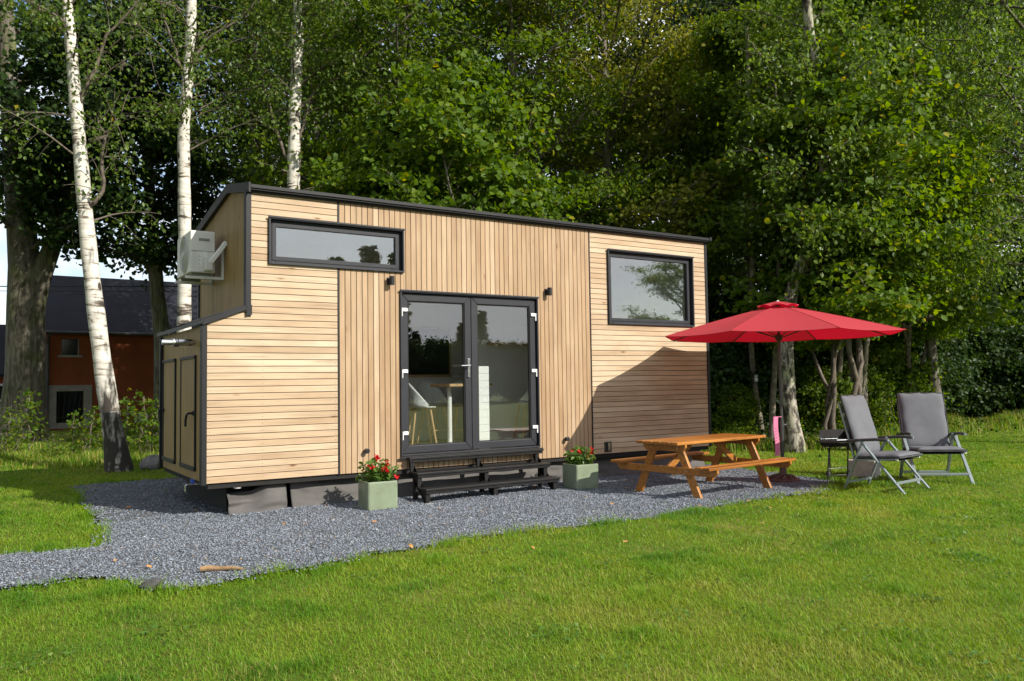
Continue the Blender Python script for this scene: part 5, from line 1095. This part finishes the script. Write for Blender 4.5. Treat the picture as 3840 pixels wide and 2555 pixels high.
d = 19; stem('pale trunk left in the clump behind the grill', [at(3170, 1640, d), at(3150, 1540, d), at(3145, 1400, d), at(3160, 1200, d), at(3180, 1000, d)], .10, .05, 'bark_pale'); stem('pale trunk in the middle of the clump behind the grill', [at(3178, 1640, d), at(3190, 1450, d), at(3185, 1300, d), at(3200, 1050, d)], .07, .04, 'bark_pale'); stem('pale trunk leaning right in the clump behind the grill', [at(3188, 1640, d), at(3200, 1500, d), at(3225, 1380, d), at(3260, 1250, d), at(3310, 1150, d)], .085, .04, 'bark_pale')
# dry grass and ground cover on the verges
def cover(name, label, spots_, n, h0, h1, mt, seed, dryp):
    g = np.random.default_rng(seed); X, Y, Hh = [], [], []
    for (x0, y0, x1, y1, w) in spots_:
        k = n//len(spots_); u = g.random(k); X.append(x0+(x1-x0)*u+g.normal(0, w, k)); Y.append(y0+(y1-y0)*u+g.normal(0, w, k))
    x, y = np.concatenate(X), np.concatenate(Y); k = ~on_gravel(x, y); x, y = x[k], y[k]; n = len(x); h = g.uniform(h0, h1, n)*(.5+vnoise(x, y, 1.3, seed)); an = g.uniform(0, 6.28, n); w = g.uniform(.004, .010, n); ln = g.uniform(.1, .8, n)*h
    wx, wy, lx, ly = np.cos(an)*w, np.sin(an)*w, -np.sin(an)*ln, np.cos(an)*ln; z = np.zeros(n)-.02
    V = np.stack([np.stack([x-wx, y-wy, z], -1), np.stack([x+wx, y+wy, z], -1), np.stack([x+wx*.7+lx*.4, y+wy*.7+ly*.4, z+h*.65], -1), np.stack([x-wx*.7+lx*.4, y-wy*.7+ly*.4, z+h*.65], -1), np.stack([x+lx, y+ly, z+h*.9], -1)], 1).reshape(-1, 3); b = np.arange(n)*5
    t = np.clip(np.where(g.random(n) < dryp, g.uniform(.85, 1, n), g.normal(.35, .2, n)), 0, 1)
    return tag(npmesh(name, V, [np.stack([b, b+1, b+2, b+3], -1), np.stack([b+3, b+2, b+4], -1)], M[mt], tint=np.concatenate([t, t])), label, 'ground cover', kind='stuff')
A_ = lambda px_, dd: pos(px_, 1600, dd)[:2]
cover('verge_grass', 'tall rough half dry grass along the left verge', [(*A_(-150, 17), *A_(620, 16.4), .6), (*A_(-150, 18.5), *A_(700, 18), .8)], 26000, .07, .26, 'grass', 5, .40)
cover('verge_grass', 'tall rough half dry grass along the foot of the wood', [(*A_(2680, 17.5), *A_(3130, 18.2), .5), (*A_(3130, 18.6), *A_(3420, 21.5), .6), (*A_(3420, 23), *A_(4000, 24), .6)], 26000, .10, .45, 'grass', 6, .45)
def litter(name, label, spots_, n, mt, seed, size, zmax):
    g = np.random.default_rng(seed); C = []
    for (x0, y0, x1, y1, w) in spots_:
        k = n//len(spots_); u = g.random(k); C.append(np.stack([x0+(x1-x0)*u+g.normal(0, w, k), y0+(y1-y0)*u+g.normal(0, w, k), np.abs(g.normal(0, zmax*.5, k))], -1))
    return tag(leaf_cloud(name, M[mt], np.concatenate(C), size, up=.8, spread=.5, hexa=True, asp=.8, g=g), label, 'ground cover', kind='stuff')
litter('undergrowth', 'low leafy undergrowth under the wood', [(*A_(2660, 18.5), *A_(3130, 19.5), .8), (*A_(3130, 20), *A_(3420, 22.5), .8), (*A_(3420, 24.5), *A_(4050, 25), .9)], 15000, 'leaf_dark', 8, .075, .45)
litter('undergrowth', 'low leafy undergrowth along the left verge', [(*A_(-100, 17.6), *A_(640, 17), .5), (*A_(-100, 19), *A_(720, 18.5), .7)], 5200, 'leaf_hazel', 9, .045, .14)

g = np.random.default_rng(314); C = []
for k in range(150):
    d_ = math.sqrt(g.uniform(3.4**2, 13**2)); s_ = g.uniform(-1, 1)*(.66*d_+1); x, y = CAM.x+math.sin(YAW)*d_+math.cos(YAW)*s_, CAM.y+math.cos(YAW)*d_-math.sin(YAW)*s_
    m_ = g.integers(6, 34); q = np.stack([x+g.normal(0, .10, m_), y+g.normal(0, .07, m_), g.uniform(.008, .028, m_)], -1); C.append(q[~on_gravel(q[:, 0], q[:, 1]) & (q[:, 1] < -.5)])
tag(leaf_cloud('clover', M['leaf_clover'], np.concatenate(C), .026, up=1, spread=.3, hexa=True, asp=.95, g=g), 'small patches of clover and plantain in the lawn', 'clover', kind='stuff')

# ---------------------------------------------------------------- red farmhouse, cables, far treeline reflected in the panes
def farmhouse():
    A, B = at(160, 1600, 29.5), at(640, 1600, 32.0); A.z = B.z = 0; dx = (B-A); ln = dx.length; rot = math.atan2(dx.y, dx.x)
    t = thing('farmhouse', 'dark red rendered farmhouse with a slate roof behind the birches', 'house', tuple(A), rot); W_, Hh, RH, DP = ln+4.5, 3.72, 6.0, 6.0
    wins = [(.55, 1.15, 2.72, 3.32), (.42, 1.30, .25, 1.40), (3.75, 4.35, .70, 1.32)]
    a = MB()
    for (p_, q_, r_, s_) in rects((0, W_, -.1, Hh), wins): a.box(p_, q_, 0, .35, r_, s_)
    a.box(0, .35, .351, DP, -.1, Hh); a.box(.351, W_, DP-.35, DP, -.1, Hh); a.prism([(.0, Hh), (DP, Hh), (DP/2, RH-.15)], 0, .0, .3); a.build('wall', M['render_red'], t)
    a = MB(); a.prism([(-.35, Hh-.12), (DP/2, RH), (DP+.35, Hh-.12), (DP+.35, Hh-.22), (DP/2, RH-.12), (-.35, Hh-.22)], 0, -.15, W_+.2); ro = a.build('roof', M['slate'], t)
    a = MB(); a.tube([(-.15, -.42, Hh-.2), (W_, -.42, Hh-.2)], .06, 8); a.tube([(.12, -.42, Hh-.25), (.12, -.08, Hh-.6), (.12, -.06, 0)], .05, 8); a.build('gutter', M['plastic_dark'], ro)
    for k, (p_, q_, r_, s_) in enumerate(wins):
        a = MB()
        if k == 1: a.box(p_-.28, p_, -.03, .34, r_-.2, s_+.22); a.box(q_, q_+.28, -.03, .34, r_-.2, s_+.22); a.box(p_+.001, q_-.001, -.03, .34, s_, s_+.22); a.box(p_+.001, q_-.001, -.03, .34, r_-.2, r_)
        else: a.box(p_-.1, q_+.1, -.05, .2, r_-.08, r_-.001); a.box(p_, p_+.04, .1, .2, r_, s_); a.box(q_-.04, q_, .1, .2, r_, s_)
        w_ = a.build('window', M['stone_trim'], t); a = MB(); a.box(p_, q_, .18, .22, r_, s_); pn = a.build('pane', M['dark_pane'], w_)
        if k == 1:
            a = MB()
            for j in range(6): a.tube([(p_+.07+j*.148, .05, r_+.05), (p_+.1+j*.18, .05, s_-.05)], .012, 6)
            a.tube([(p_, .05, r_+.2), (q_, .05, r_+.2)], .012, 6); a.build('window_bars', M['wire'], w_)
    a = MB(); a.box(4.75, 5.75, -.03, .1, 0, 2.3); dr = a.build('door_frame', M['stone_trim'], t); a = MB(); a.box(4.9, 5.6, -.035, -.0305, 0, 2.1); a.build('door', M['dark_pane'], dr)
    a = MB(); a.box(3.05, 3.5, -.16, -.001, .15, .5); a.build('letter_box', M['acwhite'], t)
    b = thing('farm_annexe', 'low slate roofed annexe at the left edge before the farmhouse', 'house', tuple(A), rot)
    a = MB(); a.box(-7, -.2, .6, 4.0, -.1, 2.1); a.build('wall', M['render_red'], b); a = MB(); a.prism([(.3, 2.05), (2.4, 3.95), (4.4, 2.05), (4.4, 1.95), (2.4, 3.83), (.3, 1.95)], 0, -7.2, -.02); a.build('roof', M['slate'], b)
    a = MB(); a.box(-1.9, -.9, .54, .62, .5, 1.7); w_ = a.build('window', M['white'], b); a = MB(); a.box(-1.82, -.98, .53, .5395, .58, 1.08); a.box(-1.82, -.98, .53, .5395, 1.14, 1.62); a.build('pane', M['dark_pane'], w_)
farmhouse()
plant('leafy_tree', 'lindenA', 'leafy tree reflected in the square window', 'tree', (33.5, -26, 0), 1.0, .80)
for k, (y0, y1, lb) in enumerate([(1071, 1066, 'upper black cable crossing before the farmhouse roof'), (1087, 1086, 'lower thinner black cable crossing before the farmhouse roof')]):
    P_ = [at(-900+k_*150, y0+(y1-y0)*k_/20+6*math.sin(math.pi*k_/20), 27) for k_ in range(14)]; a = MB(); a.tube(P_, .016 if k == 0 else .010, 6); tag(a.build('overhead_cable', M['wire']), lb, 'cable', 'overhead cables at the left')
g = np.random.default_rng(202)
for k in range(34):
    x = -16+k*2.2+g.uniform(-1, 1); y = -50+g.uniform(-4, 4)
    plant('field_tree', 'conifer', 'pointed tree of the far row reflected in the cabin windows', 'tree', (x, y, 0), g.uniform(0, 6), (g.uniform(1.45, 1.95) if 19 < x < 27 else g.uniform(.75, 1.12) if k % 3 else g.uniform(.5, .7)), 'far trees reflected in the cabin windows')
for k in range(30):
    plant('field_hedge', 'bush', 'hedge bush reflected in the cabin windows', 'bush', (-16+k*2.5+g.uniform(-.5, .5), -46+g.uniform(-1, 1), 0), g.uniform(0, 6), 1.9, 'hedge bushes reflected in the cabin windows')
